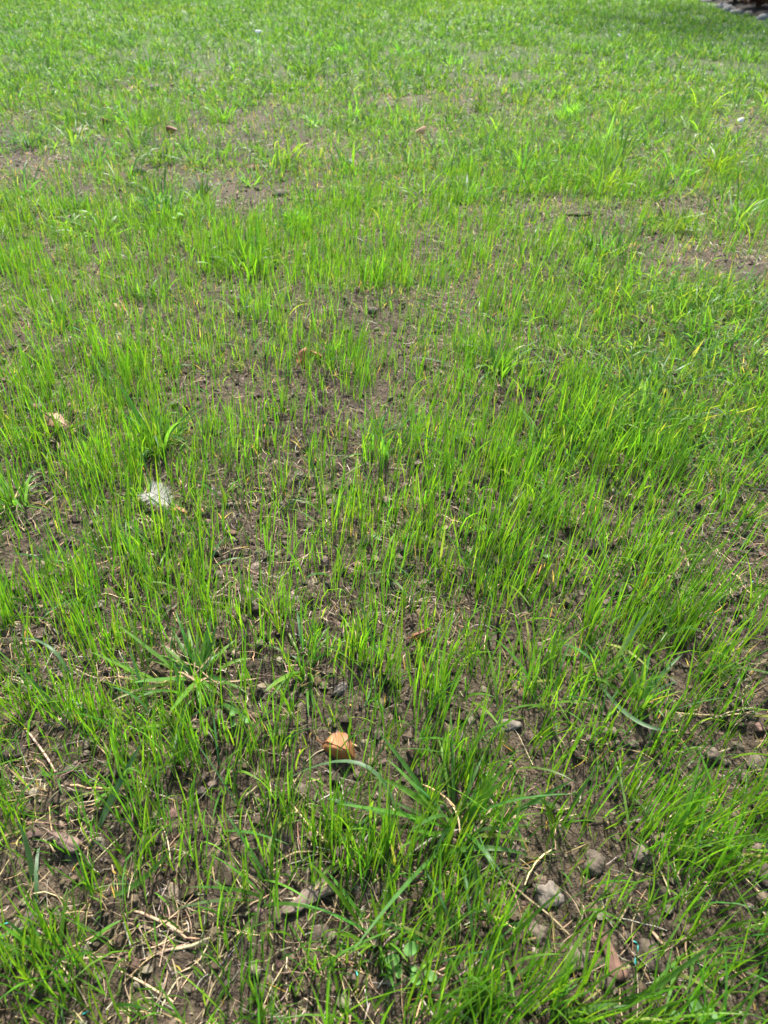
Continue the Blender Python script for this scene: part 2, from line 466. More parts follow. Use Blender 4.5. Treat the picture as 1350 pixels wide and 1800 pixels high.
# --- established grass: broader, arching, denser with distance
def turf(area, rate, K, wlo, whi, llo, lhi, side, pal_w=(3, 3, 2, 3, 1), floor_c=0.0):
    A = (area[1] - area[0]) * (area[3] - area[2])
    x, y, cid = scatter(area, int(A * rate), 5, 0.016)
    c = cover(x, y)
    keep = (rng.uniform(0, 2.4, len(x)) < c + floor_c * np.clip(c * 4, 0, 1)) & in_view(x, y, side=side) & ~beyond_bed(x, y)
    x, y, cid, c = x[keep], y[keep], cid[keep], c[keep]
    N = len(x)
    root = np.stack([x, y, hgt(x, y) - 0.002], -1)
    crand = rng.uniform(0.7, 1.3, cid.max() + 2)
    L = rng.uniform(llo, lhi, N) * crand[cid]
    W = rng.uniform(wlo, whi, N)
    az = rng.uniform(-math.pi, math.pi, N)
    tilt = np.abs(rng.normal(0.5, 0.36, N)); bend = np.abs(rng.normal(0.85, 0.6, N))
    C, S, Wd = blade_geo(root, L, W, az, tilt, bend, rng.normal(0, 0.5, N), K)
    big = fbm(x * 0.8, y * 0.5, 31)
    tint = tints(N, PAL_OLD, pal_w, 0.2)
    warm = np.clip((big - 0.45) * 3, 0, 1)[:, None]
    tint = tint * (1 - warm) + tint * np.array([1.28, 1.12, 0.9]) * warm
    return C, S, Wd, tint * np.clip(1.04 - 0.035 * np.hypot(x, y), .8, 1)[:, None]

def spreading(area, per_m2, nb, K, wlo, whi, llo, lhi, side, sig=0.022):
    A = (area[1] - area[0]) * (area[3] - area[2]); n = int(A * per_m2)
    px = rng.uniform(area[0], area[1], n); py = rng.uniform(area[2], area[3], n)
    k = in_view(px, py, side=side) & ~beyond_bed(px, py) & (rng.uniform(0, 1.4, n) < cover(px, py) - 0.05) & (fbm(px * 1.6, py * 1.6, 66) > 0.36)
    px, py = px[k], py[k]; n = len(px)
    m = np.maximum(5, rng.poisson(nb * np.exp(rng.normal(0, .4, n))))
    cid = np.repeat(np.arange(n), m)
    ox = rng.normal(0, sig, len(cid)); oy = rng.normal(0, sig, len(cid))
    x = px[cid] + ox; y = py[cid] + oy
    sz = np.exp(rng.normal(0, .22, n))[cid]
    root = np.stack([x, y, hgt(x, y) - .002], -1); N = len(x)
    az = np.arctan2(oy, ox) + rng.normal(0, .7, N)
    C, S, Wd = blade_geo(root, rng.uniform(llo, lhi, N) * sz, rng.uniform(wlo, whi, N), az, np.abs(rng.normal(.55, .33, N)), rng.normal(.8, .5, N), rng.normal(0, .5, N), K)
    base = tints(n, PAL_OLD, (4, 4, 3.5, 3, 0), .24)
    u, v = pix(px, py)
    wm = np.exp(-(((u - 1000) / 380) ** 2 + ((v - 230) / 140) ** 2))[:, None] * rng.uniform(0.2, 1, (n, 1))
    base = base * (1 + wm * np.array([.3, .10, -.1]))
    return C, S, Wd, base[cid] * np.exp(rng.normal(0, .14, (N, 1)))

# trampled mown patch at the middle right and the belt behind it
def mown(cx, cy, rx, ry, n):
    p = P(cx, cy)
    e1 = P(cx + rx, cy).x - p.x; e2 = P(cx, cy - ry).y - p.y
    x = p.x + rng.normal(0, 0.5, n) * e1; y = p.y + rng.normal(0, 0.5, n) * e2
    root = np.stack([x, y, hgt(x, y)], -1)
    C, S, Wd = blade_geo(root, rng.uniform(0.03, 0.075, n), rng.uniform(0.002, 0.0036, n), rng.uniform(-3.2, 3.2, n),
                         np.abs(rng.normal(0.7, 0.35, n)), rng.normal(0.5, 0.5, n), rng.normal(0, 0.6, n), 5)
    return C, S, Wd, tints(n, PAL_OLD, (2, 4, 1.5, 5, 1.8))
build_blades('established_grass',
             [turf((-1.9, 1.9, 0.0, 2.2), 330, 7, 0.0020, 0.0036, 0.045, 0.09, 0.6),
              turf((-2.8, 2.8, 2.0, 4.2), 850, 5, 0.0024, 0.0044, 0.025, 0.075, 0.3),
              spreading((-1.5, 1.5, 0.9, 2.0), 18, 15, 6, .0030, .0050, .04, .085, .2),
              spreading((-2.6, 2.6, 1.8, 4.2), 40, 22, 5, .0036, .0066, .05, .11, .3),
              mown(1200, 640, 280, 130, 2300), mown(1150, 780, 200, 60, 500), mown(1230, 540, 200, 40, 800),
              mown(900, 250, 420, 60, 2500)], M_BLADE,
             'broader arching blades of older grass between the seedlings', 'grass')
build_blades('seedling_belt', [seedlings((-2.8, 2.8, 1.5, 4.4), 1300, 4, 1.25, 0.3, ([1.5, 2.2, 3.2, 4.4], [0, 0.8, 0.7, 0.2])),
                                stubble((-2.8, 2.8, 2.6, 5.0), 900, 3, 0.15, 1.9)], M_BLADE,
             'thin young grass among the older turf in the middle distance', 'grass')
build_blades('distant_lawn',
             [spreading((-4.5, 4.5, 4.2, 7.5), 22, 16, 4, .0045, .0075, .055, .11, .3, .03),
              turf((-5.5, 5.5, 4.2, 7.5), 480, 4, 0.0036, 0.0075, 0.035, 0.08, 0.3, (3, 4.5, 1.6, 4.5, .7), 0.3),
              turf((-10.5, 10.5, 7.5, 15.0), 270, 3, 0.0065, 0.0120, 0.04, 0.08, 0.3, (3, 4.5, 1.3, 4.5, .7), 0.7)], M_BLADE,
             'thick bright green lawn in soft focus at the far end', 'grass')

# ------------------------------------------------------------------ soil crumbs, straw litter
def ico():
    t = (1 + 5 ** 0.5) / 2
    v = np.array([(-1, t, 0), (1, t, 0), (-1, -t, 0), (1, -t, 0), (0, -1, t), (0, 1, t), (0, -1, -t), (0, 1, -t), (t, 0, -1), (t, 0, 1), (-t, 0, -1), (-t, 0, 1)], float)
    v /= np.linalg.norm(v[0])
    f = [(0, 11, 5), (0, 5, 1), (0, 1, 7), (0, 7, 10), (0, 10, 11), (1, 5, 9), (5, 11, 4), (11, 10, 2), (10, 7, 6), (7, 1, 8), (3, 9, 4), (3, 4, 2), (3, 2, 6), (3, 6, 8), (3, 8, 9), (4, 9, 5), (2, 4, 11), (6, 2, 10), (8, 6, 7), (9, 8, 1)]
    return v, np.array(f, np.int32)
def subdivide(v, f):
    v = [tuple(a) for a in v]; cache = {}; nf = []
    def mid(a, b):
        k = (min(a, b), max(a, b))
        if k not in cache:
            m = (np.array(v[a]) + np.array(v[b])) / 2; m /= np.linalg.norm(m)
            v.append(tuple(m)); cache[k] = len(v) - 1
        return cache[k]
    for a, b, c in f:
        x, y, z = mid(a, b), mid(b, c), mid(c, a)
        nf += [(a, x, z), (b, y, x), (c, z, y), (x, y, z)]
    return np.array(v), np.array(nf, np.int32)
IV, IF = ico()
IV1, IF1 = subdivide(IV, IF)
IV2, IF2 = subdivide(IV1, IF1)

def crumbs(n, area, smin, smax, side, IV=IV, IF=IF):
    nvv = len(IV)
    x = rng.uniform(area[0], area[1], n); y = rng.uniform(area[2], area[3], n)
    k = in_view(x, y, side=side); x, y = x[k], y[k]; n = len(x)
    s = smin * (smax / smin) ** (rng.uniform(0, 1, n) ** 2.2)
    q = rng.normal(size=(n, 3, 3)); Q, _ = np.linalg.qr(q)
    sc = s[:, None, None] * rng.uniform(0.6, 1.25, (n, 1, 3))
    V = IV[None] * rng.uniform(0.65, 1.3, (n, nvv, 1)) * sc
    V = np.einsum('nij,nkj->nki', Q, V)
    V[..., 2] *= 0.75
    V = V + np.stack([x, y, hgt(x, y) + s * 0.15], -1)[:, None]
    f = (IF[None] + (np.arange(n, dtype=np.int32) * nvv)[:, None, None]).reshape(-1, 3)
    return V.reshape(-1, 3), f, np.repeat(tints(n, PAL_SOIL, (2, 4, 2.6, 1), 0.22), nvv, 0)
OV = np.array([(1, 0, 0), (-1, 0, 0), (0, 1, 0), (0, -1, 0), (0, 0, 1), (0, 0, -1)], float)
OF = np.array([(0, 2, 4), (2, 1, 4), (1, 3, 4), (3, 0, 4), (2, 0, 5), (1, 2, 5), (3, 1, 5), (0, 3, 5)], np.int32)
V, f, t = crumbs(7500, (-0.75, 0.75, 0.05, 0.85), 0.0018, 0.0085, 0.05)
V2, f2, t2 = crumbs(27000, (-0.75, 0.75, 0.05, 0.85), 0.0007, 0.0030, 0.05, OV, OF)
V4, f4, t4 = crumbs(11000, (-1.4, 1.4, 0.85, 2.4), 0.0018, 0.0090, 0.1, OV, OF)
f2 = np.concatenate([f2, f4 + len(V2)]); V2 = np.concatenate([V2, V4]); t2 = np.concatenate([t2, t4])
V3, f3, t3 = crumbs(12000, (-2.6, 2.6, 2.2, 4.8), 0.003, 0.010, 0.1, OV, OF)
f = np.concatenate([f, f2 + len(V), f3 + len(V) + len(V2)]); V = np.concatenate([V, V2, V3]); t = np.concatenate([t, t2, t3])
tag(link('soil_crumbs', mesh_from('soil_crumbs', V, f, None, t, M_SOIL, smooth=False)), 'small loose crumbs of dark soil between the grass', 'soil', None, 'stuff')

def tube_strands(P0, P1, lift, bow, rad, seg=5, sides=3):
    """N thin three-sided stalks from P0 to P1 lying on the ground"""
    N = len(P0); t = np.linspace(0, 1, seg)[None, :, None]
    d = P1 - P0; per = np.stack([-d[:, 1], d[:, 0], np.zeros(N)], -1)
    C = P0[:, None] * (1 - t) + P1[:, None] * t + per[:, None] * (bow[:, None, None] * (4 * t * (1 - t)))
    gz = hgt(C[..., 0], C[..., 1])
    flat = gz[:, :1] * (1 - t[..., 0]) + gz[:, -1:] * t[..., 0]
    C[..., 2] = np.maximum(gz, flat * 0.5 + gz * 0.5) + rad[:, None] * 1.2 + lift[:, None] * (t[..., 0])
    T = np.gradient(C, axis=1); T /= np.linalg.norm(T, axis=-1, keepdims=True) + 1e-9
    U = np.cross(T, np.array([0, 0, 1.0])); U /= np.linalg.norm(U, axis=-1, keepdims=True) + 1e-9
    Wv = np.cross(U, T)
    a = np.arange(sides) * 2 * math.pi / sides + math.pi / 2
    prof = 1 - 0.35 * np.abs(np.linspace(-1, 1, seg)) ** 3
    ring = (U[:, :, None] * np.cos(a)[None, None, :, None] * 1.5 + Wv[:, :, None] * np.sin(a)[None, None, :, None] * 0.7)
    V = C[:, :, None] + ring * rad[:, None, None, None] * prof[None, :, None, None]
    base = np.array([[i * sides + j, i * sides + (j + 1) % sides, (i + 1) * sides + (j + 1) % sides, (i + 1) * sides + j] for i in range(seg - 1) for j in range(sides)], np.int32)
    nv = seg * sides
    q = (base[None] + (np.arange(N, dtype=np.int32) * nv)[:, None, None]).reshape(-1, 4)
    return V.reshape(-1, 3), q, nv

def straw_litter(n, area, lmin, lmax, rmin, rmax, side):
    x = rng.uniform(area[0], area[1], n); y = rng.uniform(area[2], area[3], n)
    k = in_view(x, y, side=side) & (rng.uniform(0, 1, n) < np.clip(fbm(x * 6, y * 6, 55) * 2.6 - 0.75, 0.1, 1))
    x, y = x[k], y[k]; n = len(x)
    a = rng.uniform(0, 2 * math.pi, n); L = lmin * (lmax / lmin) ** rng.uniform(0, 1, n)
    P0 = np.stack([x, y, 0 * x], -1); P1 = P0 + np.stack([np.cos(a) * L, np.sin(a) * L, 0 * x], -1)
    r = rng.uniform(rmin, rmax, n)
    V, q, nv = tube_strands(P0, P1, np.abs(rng.normal(0, 0.004, n)), rng.normal(0, 0.12, n), r)
    return V, q, np.repeat(tints(n, PAL_STRAW, (3, 4, 2, 4, 3), 0.25), nv, 0)
b_ = straw_litter(4500, (-2.4, 2.4, 2.2, 4.6), 0.012, 0.06, 0.0005, 0.0010, 0.3)
c_ = straw_litter(6500, (-1.5, 1.5, 0.0, 2.4), 0.010, 0.05, 0.00025, 0.0007, 0.2)
def fibres(n, area, side, wm=1.0):
    x = rng.uniform(area[0], area[1], n); y = rng.uniform(area[2], area[3], n)
    k = in_view(x, y, side=side) & (rng.uniform(0, 1, n) < np.clip(fbm(x * 6, y * 6, 55) * 2.6 - 0.7, 0.15, 1))
    x, y = x[k], y[k]; n = len(x)
    a = rng.uniform(0, 6.28, n); L = 0.004 * 12 ** rng.uniform(0, 1, n) ** 1.2; cv = rng.normal(0, 0.55, n)
    K = 5; t = np.linspace(0, 1, K)[None]
    an = a[:, None] + cv[:, None] * t
    sx = np.concatenate([np.zeros((n, 1)), np.cumsum(np.cos(an[:, 1:]), 1)], 1) / (K - 1) * L[:, None] + x[:, None]
    sy = np.concatenate([np.zeros((n, 1)), np.cumsum(np.sin(an[:, 1:]), 1)], 1) / (K - 1) * L[:, None] + y[:, None]
    sz = hgt(sx, sy) + 0.0012 + np.abs(rng.normal(0, 0.0025, (n, 1))) + rng.normal(0, .0025, (n, 1)) * t
    C = np.stack([sx, sy, sz], -1)
    S = np.stack([-np.sin(an), np.cos(an), np.repeat(rng.normal(0, .6, (n, 1)), K, 1)], -1); S /= np.linalg.norm(S, axis=-1, keepdims=True)
    W = np.repeat(wm * rng.uniform(0.0002, 0.00055, (n, 1)), K, 1)
    return C, S, W, tints(n, PAL_STRAW, (3.5, 4, 2.5, 3, 4), 0.25)
fa = fibres(56000, (-1.4, 1.4, 0.0, 2.4), 0.15); fb = fibres(34000, (-2.7, 2.7, 1.8, 5.0), 0.1, 2.2)
def heap(px, py, sx, sy, n):
    p = P(px, py); q_ = P(px + sx, py); r_ = P(px, py - sy)
    x = p.x + rng.normal(0, abs(q_.x - p.x), n); y = p.y + rng.normal(0, abs(r_.y - p.y), n)
    a = rng.uniform(0, 6.28, n); L = 0.012 * 4.5 ** rng.uniform(0, 1, n)
    P0 = np.stack([x, y, 0 * x], -1); P1 = P0 + np.stack([np.cos(a) * L, np.sin(a) * L, 0 * x], -1)
    V, q, nv = tube_strands(P0, P1, np.abs(rng.normal(0.002, 0.006, n)), rng.normal(0, 0.10, n), 0.00028 * 3.0 ** rng.uniform(0, 1, n) ** 1.6)
    return V, q, np.repeat(tints(n, PAL_STRAW, (4, 3, 4, 1.5, 2), 0.2), nv, 0)
for hp in [(300, 1640, 110, 60, 80), (110, 1450, 90, 70, 70), (450, 1420, 100, 60, 60), (240, 1220, 70, 40, 60), (1220, 660, 130, 80, 220), (1100, 660, 60, 40, 60), (1290, 1270, 70, 60, 50), (1030, 1500, 110, 60, 35), (1200, 440, 150, 80, 330), (420, 340, 140, 40, 220), (50, 290, 80, 25, 90), (770, 1080, 60, 50, 50), (640, 1740, 110, 50, 30), (1140, 1680, 80, 50, 25), (60, 900, 40, 30, 40), (350, 560, 130, 50, 120), (1290, 960, 60, 50, 50)]:
    h_ = heap(*hp); c_ = (np.concatenate([c_[0], h_[0]]), np.concatenate([c_[1], h_[1] + len(c_[0])]), np.concatenate([c_[2], h_[2]]))
C, S, W, tt_ = [np.concatenate([fa[i], fb[i]]) for i in range(4)]
Vf, qf, tf, nvf = strips(C, S, W)
tag(link('straw_fibres', mesh_from('straw_fibres', Vf, tf, qf, np.repeat(tt_, nvf, 0), M_STRAW)), 'fine dry root fibres and chaff lying all over the soil', 'chaff', None, 'stuff')
V = np.concatenate([b_[0], c_[0]]); q = np.concatenate([b_[1], c_[1] + len(b_[0])]); t = np.concatenate([b_[2], c_[2]])
tag(link('straw_litter', mesh_from('straw_litter', V, None, q, t, M_STRAW)), 'thin dry straw and root fibres scattered over the soil', 'straw', None, 'stuff')

# ------------------------------------------------------------------ helpers for single things
def empty(name, loc, rz=0.0):
    o = bpy.data.objects.new(name, None); o.empty_display_size = 0.02
    col.objects.link(o); o.location = loc; o.rotation_euler = (0, 0, rz); return o

def ribbon(points, width, fold=0.25, K=12, tint=(0.08, 0.17, 0.03), roll=0.0, taper=3.0, base_w=0.55):
    """one broad grass blade with a keeled midrib along a bezier of 3 or 4 points"""
    p = [np.array(a, float) for a in points]
    t = np.linspace(0, 1, K)[:, None]
    if len(p) == 3:
        C = p[0] * (1 - t) ** 2 + 2 * p[1] * t * (1 - t) + p[2] * t ** 2
    else:
        C = p[0] * (1 - t) ** 3 + 3 * p[1] * t * (1 - t) ** 2 + 3 * p[2] * t ** 2 * (1 - t) + p[3] * t ** 3
    T = np.gradient(C, axis=0); T /= np.linalg.norm(T, axis=1, keepdims=True)
    h = C[-1] - C[0]; h[2] = 0
    perp = np.array([-h[1], h[0], 0]); perp /= np.linalg.norm(perp) + 1e-9
    N = np.cross(T, perp); N /= np.linalg.norm(N, axis=1, keepdims=True)
    S = perp * math.cos(roll) + N * math.sin(roll)
    Nn = np.cross(T, S)
    tt = t[:, 0]
    w = 0.5 * width * (base_w + (1 - base_w) * np.minimum(1, tt / 0.3)) * (1 - tt ** taper) ** 0.8 + 1e-5
    V = np.empty((K, 3, 3)); 
    V[:, 0] = C - S * w[:, None] + Nn * (w * fold)[:, None]; V[:, 1] = C; V[:, 2] = C + S * w[:, None] + Nn * (w * fold)[:, None]
    q = []
    for i in range(K - 1):
        for j in range(2):
            q.append((3 * i + j, 3 * i + j + 1, 3 * i + 3 + j + 1, 3 * i + 3 + j))
    return V.reshape(-1, 3), np.array(q, np.int32)

def tuft(px, py, n, L, W, flat, label, pal=PAL_OLD, wts=(4, 4, 1.5, 3, .5), dead=0, spread=0.016, lean=0.0):
    g = G(px, py)
    root = empty('grass_tuft', g)
    tag(root, label, 'grass tuft', 'tufts of older broad grass')
    n = int(n * 1.2); W = (W[0] * 1.12, W[1] * 1.15)
    cols = tints(n, pal, wts, 0.15) * 1.12
    for i in range(n):
        a = i * 2.39996 + rng.normal(0, 0.9)
        l = rng.uniform(*L) * rng.uniform(0.4, 1.1); w = rng.uniform(*W)
        e = np.clip(flat + rng.normal(0, 0.32), 0.04, 1.4)       # angle from vertical at the base
        b = abs(rng.normal(0.55, 0.6)) * (0.6 + flat)             # how far it arches over
        r0 = abs(rng.normal(0, spread))
        ca, sa = math.cos(a), math.sin(a)
        p0 = np.array([ca * r0, sa * r0, -0.003])
        m = p0 + np.array([ca * math.sin(e), sa * math.sin(e), math.cos(e)]) * l * 0.55
        e2 = min(e + b, 1.95)
        p2 = m + np.array([ca * math.sin(e2) + lean, sa * math.sin(e2), math.cos(e2)]) * l * 0.5
        p2[2] = max(p2[2], 0.002)
        V, q = ribbon([p0, m, p2], w, fold=0.3, K=9, roll=rng.normal(0, 0.35))
        me = mesh_from('blade', V, None, q, cols[i], M_BLADE)
        link('blade', me, root)
    for i in range(dead):
        a = rng.uniform(0, 6.28); l = rng.uniform(0.03, 0.075)
        a0 = rng.uniform(0, 6.28); o_ = np.array([math.cos(a0), math.sin(a0), 0]) * rng.uniform(.004, .018)
        p0 = o_ + np.array([0, 0, 0.004]); p1 = o_ + np.array([math.cos(a) * l * .5, math.sin(a) * l * .5, 0.008 + rng.uniform(0, .008)])
        p2 = o_ + np.array([math.cos(a + .3) * l, math.sin(a + .3) * l, 0.003])
        V, q = ribbon([p0, p1, p2], rng.uniform(0.0014, 0.0026), fold=0.4, K=7, roll=rng.normal(0, .5))
        link('dead_blade', mesh_from('dead_blade', V, None, q, tints(1, PAL_STRAW, (3, 2, 3, 0, 1))[0], M_STRAW), root)
    return root

tuft(352, 1205, 30, (0.05, 0.105), (0.0032, 0.0052), 0.80, 'sprawling flattened tuft with straw coloured dead blades at its heart', dead=11, spread=0.024)
tuft(800, 1455, 32, (0.075, 0.15), (0.0028, 0.0048), 0.50, 'big dark green tuft spilling over behind the bare clods in front', dead=4, spread=0.018)
tuft(540, 1180, 20, (0.05, 0.09), (0.0028, 0.0044), 0.6, 'small tuft just beside the sprawling flattened tuft with dead blades')
tuft(278, 790, 40, (0.07, 0.125), (0.0028, 0.0046), 0.42, 'dense tuft with arching tips standing behind the white feather', spread=0.02)
tuft(872, 655, 40, (0.06, 0.115), (0.0030, 0.0050), 0.50, 'shiny blue green tuft with a flat pale blade stretched to its side')
tuft(1055, 765, 32, (0.06, 0.11), (0.0028, 0.0045), 0.45, 'leafy tuft at the edge of the trampled mown patch', spread=0.02)
tuft(22, 885, 24, (0.06, 0.11), (0.0030, 0.0046), 0.6, 'spiky tuft at the left edge with dry straw at its foot', dead=8)
tuft(440, 480, 46, (0.07, 0.13), (0.0030, 0.0046), 0.30, 'tall thick bright tuft in front of the large bare patch', pal=PAL_YOUNG, wts=(3, 3, 2, 2), spread=0.05)
tuft(295, 388, 46, (0.07, 0.12), (0.0032, 0.0050), 0.40, 'dark round tuft sheltering one bright broad leaf', spread=0.045)
tuft(662, 500, 26, (0.08, 0.13), (0.0022, 0.0034), 0.15, 'narrow upright tuft like a brush, middle of the lawn', pal=PAL_YOUNG, wts=(3, 2, 3, 1), spread=0.015)
tuft(1085, 450, 34, (0.06, 0.10), (0.0030, 0.0050), 0.55, 'low dark tuft before the dry patch on the right', spread=0.03)
tuft(1295, 395, 30, (0.09, 0.15), (0.0035, 0.0055), 0.60, 'tuft of long arching shiny blades by the right edge', spread=0.03)
tuft(920, 300, 40, (0.09, 0.15), (0.0038, 0.0060), 0.5, 'broad bladed tuft in the thick grass beyond the dry patch', spread=0.05)
tuft(620, 300, 34, (0.08, 0.14), (0.0036, 0.0056), 0.45, 'soft focus tuft between the two largest bare patches', spread=0.05)
tuft(130, 250, 34, (0.10, 0.16), (0.004, 0.006), 0.55, 'coarse pale tuft beyond the bare soil on the left', spread=0.06)
tuft(110, 580, 22, (0.08, 0.13), (0.0032, 0.005), 0.4, 'loose tuft with long upright blades near the left edge')
tuft(668, 1650, 20, (0.05, 0.085), (0.0020, 0.0032), 0.22, 'slim upright tuft between the bark chip and the round leaved seedling', pal=PAL_YOUNG, wts=(3, 3, 2, 2), spread=0.012)
tuft(105, 1700, 16, (0.05, 0.085), (0.0024, 0.0038), 0.35, 'fan of young blades in the bottom left corner', pal=PAL_YOUNG, wts=(3, 3, 2, 2), spread=0.016)
tuft(945, 1790, 14, (0.06, 0.10), (0.0032, 0.0046), 0.5, 'tuft at the bottom edge between the two round leaved seedlings')
tuft(1300, 1480, 13, (0.06, 0.10), (0.0022, 0.0036), 0.35, 'leaning bright tuft at the right edge above the bare soil', pal=PAL_YOUNG, wts=(3, 3, 2, 2), spread=0.016)
tuft(1120, 1240, 18, (0.06, 0.10), (0.0026, 0.0042), 0.4, 'tuft of mixed broad blades under the pale shiny blade', spread=0.014)

# ------------------------------------------------------------------ single broad blades that stand out
def broad_blade(root_px, mid_px, mid_z, tip_px, tip_z, w, tint, label, roll=0.0, K=14):
    a = G(*root_px); m = P(mid_px[0], mid_px[1], mid_z); e = P(tip_px[0], tip_px[1], tip_z)
    ctrl = m * 2 - (a + e) * 0.5
    V, q = ribbon([(0, 0, -0.002), ctrl - a, e - a], w, fold=0.28, K=K, tint=tint, roll=roll)
    o = link('broad_grass_blade', mesh_from('broad_grass_blade', V, None, q, tint, M_BLADE), None, a)
    tag(o, label, 'grass blade', 'single broad grass blades')
    return o
BLU = (0.085, 0.165, 0.065); MIDG = (0.075, 0.170, 0.030); PALE = (0.16, 0.25, 0.12)
broad_blade((180, 1468), (205, 1385), 0.04, (252, 1300), 0.075, 0.0065, BLU, 'wide blue green blade rising from the straw at the left', 0.5)
broad_blade((705, 1490), (640, 1345), 0.055, (478, 1385), 0.012, 0.0050, BLU, 'pale arching blade bowed over in front of the orange brown leaf', 0.2)
broad_blade((1350, 1670), (1310, 1590), 0.05, (1272, 1515), 0.08, 0.0062, MIDG, 'dark wide blade leaning in from the right edge', 0.6)
broad_blade((825, 1795), (850, 1735), 0.03, (862, 1655), 0.05, 0.0055, MIDG, 'stout blade at the bottom edge right of the round leaved seedling', 0.5)
broad_blade((1060, 1790), (1150, 1735), 0.03, (1272, 1645), 0.06, 0.0058, MIDG, 'broad blade slanting over the bottom right soil', 0.7)
broad_blade((205, 1590), (250, 1545), 0.025, (305, 1488), 0.05, 0.0050, MIDG, 'dark diagonal blade crossing the seedlings below the gnarled root', 0.5)
broad_blade((130, 1215), (90, 1140), 0.05, (22, 1122), 0.03, 0.0042, BLU, 'thin bowed blade hanging over to the left edge', 0.2)
broad_blade((1078, 1185), (1100, 1130), 0.045, (1148, 1065), 0.08, 0.0058, PALE, 'pale shiny blade above the tuft of mixed broad blades', 0.6)
broad_blade((690, 1430), (600, 1410), 0.03, (575, 1402), 0.02, 0.0045, BLU, 'short level blade lying below the arching one', 0.2)
broad_blade((800, 645), (760, 632), 0.012, (722, 630), 0.012, 0.0065, BLU, 'flat blade lying on soil beside the shiny blue green tuft', 0.1)
broad_blade((1040, 1190), (1125, 1270), 0.04, (1215, 1270), 0.035, 0.0045, BLU, 'long low blade trailing toward the pale straw at the right', 0.3)
broad_blade((60, 1560), (50, 1500), 0.03, (30, 1440), 0.06, 0.0048, BLU, 'upright wide blade by the left edge over the gnarled root', 0.5)
broad_blade((760, 1500), (850, 1490), 0.025, (930, 1505), 0.008, 0.0052, MIDG, 'curved blade drooping right from the big dark tuft', 0.2)
broad_blade((140, 1290), (75, 1360), 0.015, (180, 1330), 0.03, 0.0036, MIDG, 'bent blade folded back near the left clump', 0.2)

# ------------------------------------------------------------------ fallen leaves
def leaf_mesh(L, W, nu=18, nv=11, curl=0.8, bend=0.3, teeth=0.0, wob=0.0, pal=((0.42, 0.17, 0.06), (0.30, 0.12, 0.05)), seed=0, shape=1.0, ribs=1.0, flap=0.0):
    r = np.random.default_rng(seed)
    u = np.linspace(0, 1, nu); v = np.linspace(-1, 1, nv)
    V = np.zeros((nu, nv, 3)); tint = np.zeros((nu, nv, 3))
    hw = 0.5 * W * np.sin(np.pi * np.clip(u, 0.0, 1) ** (0.8 * shape)) ** 0.95 * (1 - 0.25 * u ** 3) + W * 0.012
    if flap:
        hw = 0.5 * W * np.minimum(1, u / 0.30 + 0.05) ** 0.6 * np.minimum(1, (1 - u) / 0.55 + 0.04) ** 0.7
    hw = hw * (0.92 + 0.16 * vnoise(u * 7 + seed, u * 0, seed + 2))
    for i in range(nu):
        half = hw[i] * (1 + teeth * (1 if i % 2 else -1))
        for j in range(nv):
            s = v[j] * half
            a = curl / (0.5 * W)
            ang = s * a
            yy = math.sin(ang) / a if abs(a) > 1e-6 else s
            zz = (-(1 - math.cos(ang)) / a if abs(a) > 1e-6 else 0) - 0.22 * abs(s)
            vein = 0.0003 * ribs * math.cos((u[i] * 9 - abs(v[j]) * 2) * 2 * math.pi) * (abs(v[j]) > .05)
            if flap:
                cut = (-0.15 + 0.3 * (u[i] - 0.5)) * 0.5 * W
                if s < cut:
                    zz -= (cut - s) * flap; yy = cut + (s - cut) * 0.35
                zz += 0.18 * max(0, s) - 0.10 * W * max(0, 0.12 - u[i]) / 0.12 * 3
            b = bend * (u[i] - 0.5) ** 2 * L
            V[i, j] = (u[i] * L - L / 2, yy, zz - b + vein)
            tint[i, j] = np.array(pal[0]) * (1 - abs(v[j]) ** 2) + np.array(pal[1]) * abs(v[j]) ** 2
    V = V.reshape(-1, 3)
    if wob:
        V[:, 2] += wob * (fbm(V[:, 0] / L * 4 + seed, V[:, 1] / L * 4, seed) - 0.5)
    tint = tint.reshape(-1, 3) * (0.85 + 0.3 * fbm(V[:, 0] / L * 9, V[:, 1] / L * 9, seed + 7))[:, None]
    idx = np.arange(nu * nv).reshape(nu, nv)
    q = np.stack([idx[:-1, :-1], idx[1:, :-1], idx[1:, 1:], idx[:-1, 1:]], -1).reshape(-1, 4)
    return V, q, tint, nv

def tube(points, radii, sides=6):
    Pn = np.array(points, float); K = len(Pn)
    T = np.gradient(Pn, axis=0); T /= np.linalg.norm(T, axis=1, keepdims=True) + 1e-9
    ref = np.array([0, 0, 1.0]) if abs(T[0][2]) < 0.8 else np.array([1.0, 0, 0])
    U = np.cross(T, ref); U /= np.linalg.norm(U, axis=1, keepdims=True) + 1e-9
    Wv = np.cross(T, U)
    a = np.arange(sides) * 2 * math.pi / sides
    V = Pn[:, None] + (U[:, None] * np.cos(a)[None, :, None] + Wv[:, None] * np.sin(a)[None, :, None]) * np.array(radii)[:, None, None]
    V = np.concatenate([V.reshape(-1, 3), Pn[:1], Pn[-1:]])
    q = [(i * sides + j, i * sides + (j + 1) % sides, (i + 1) * sides + (j + 1) % sides, (i + 1) * sides + j) for i in range(K - 1) for j in range(sides)]
    t = [(K * sides, (j + 1) % sides, j) for j in range(sides)] + [(K * sides + 1, (K - 1) * sides + j, (K - 1) * sides + (j + 1) % sides) for j in range(sides)]
    return V, np.array(q, np.int32), np.array(t, np.int32)

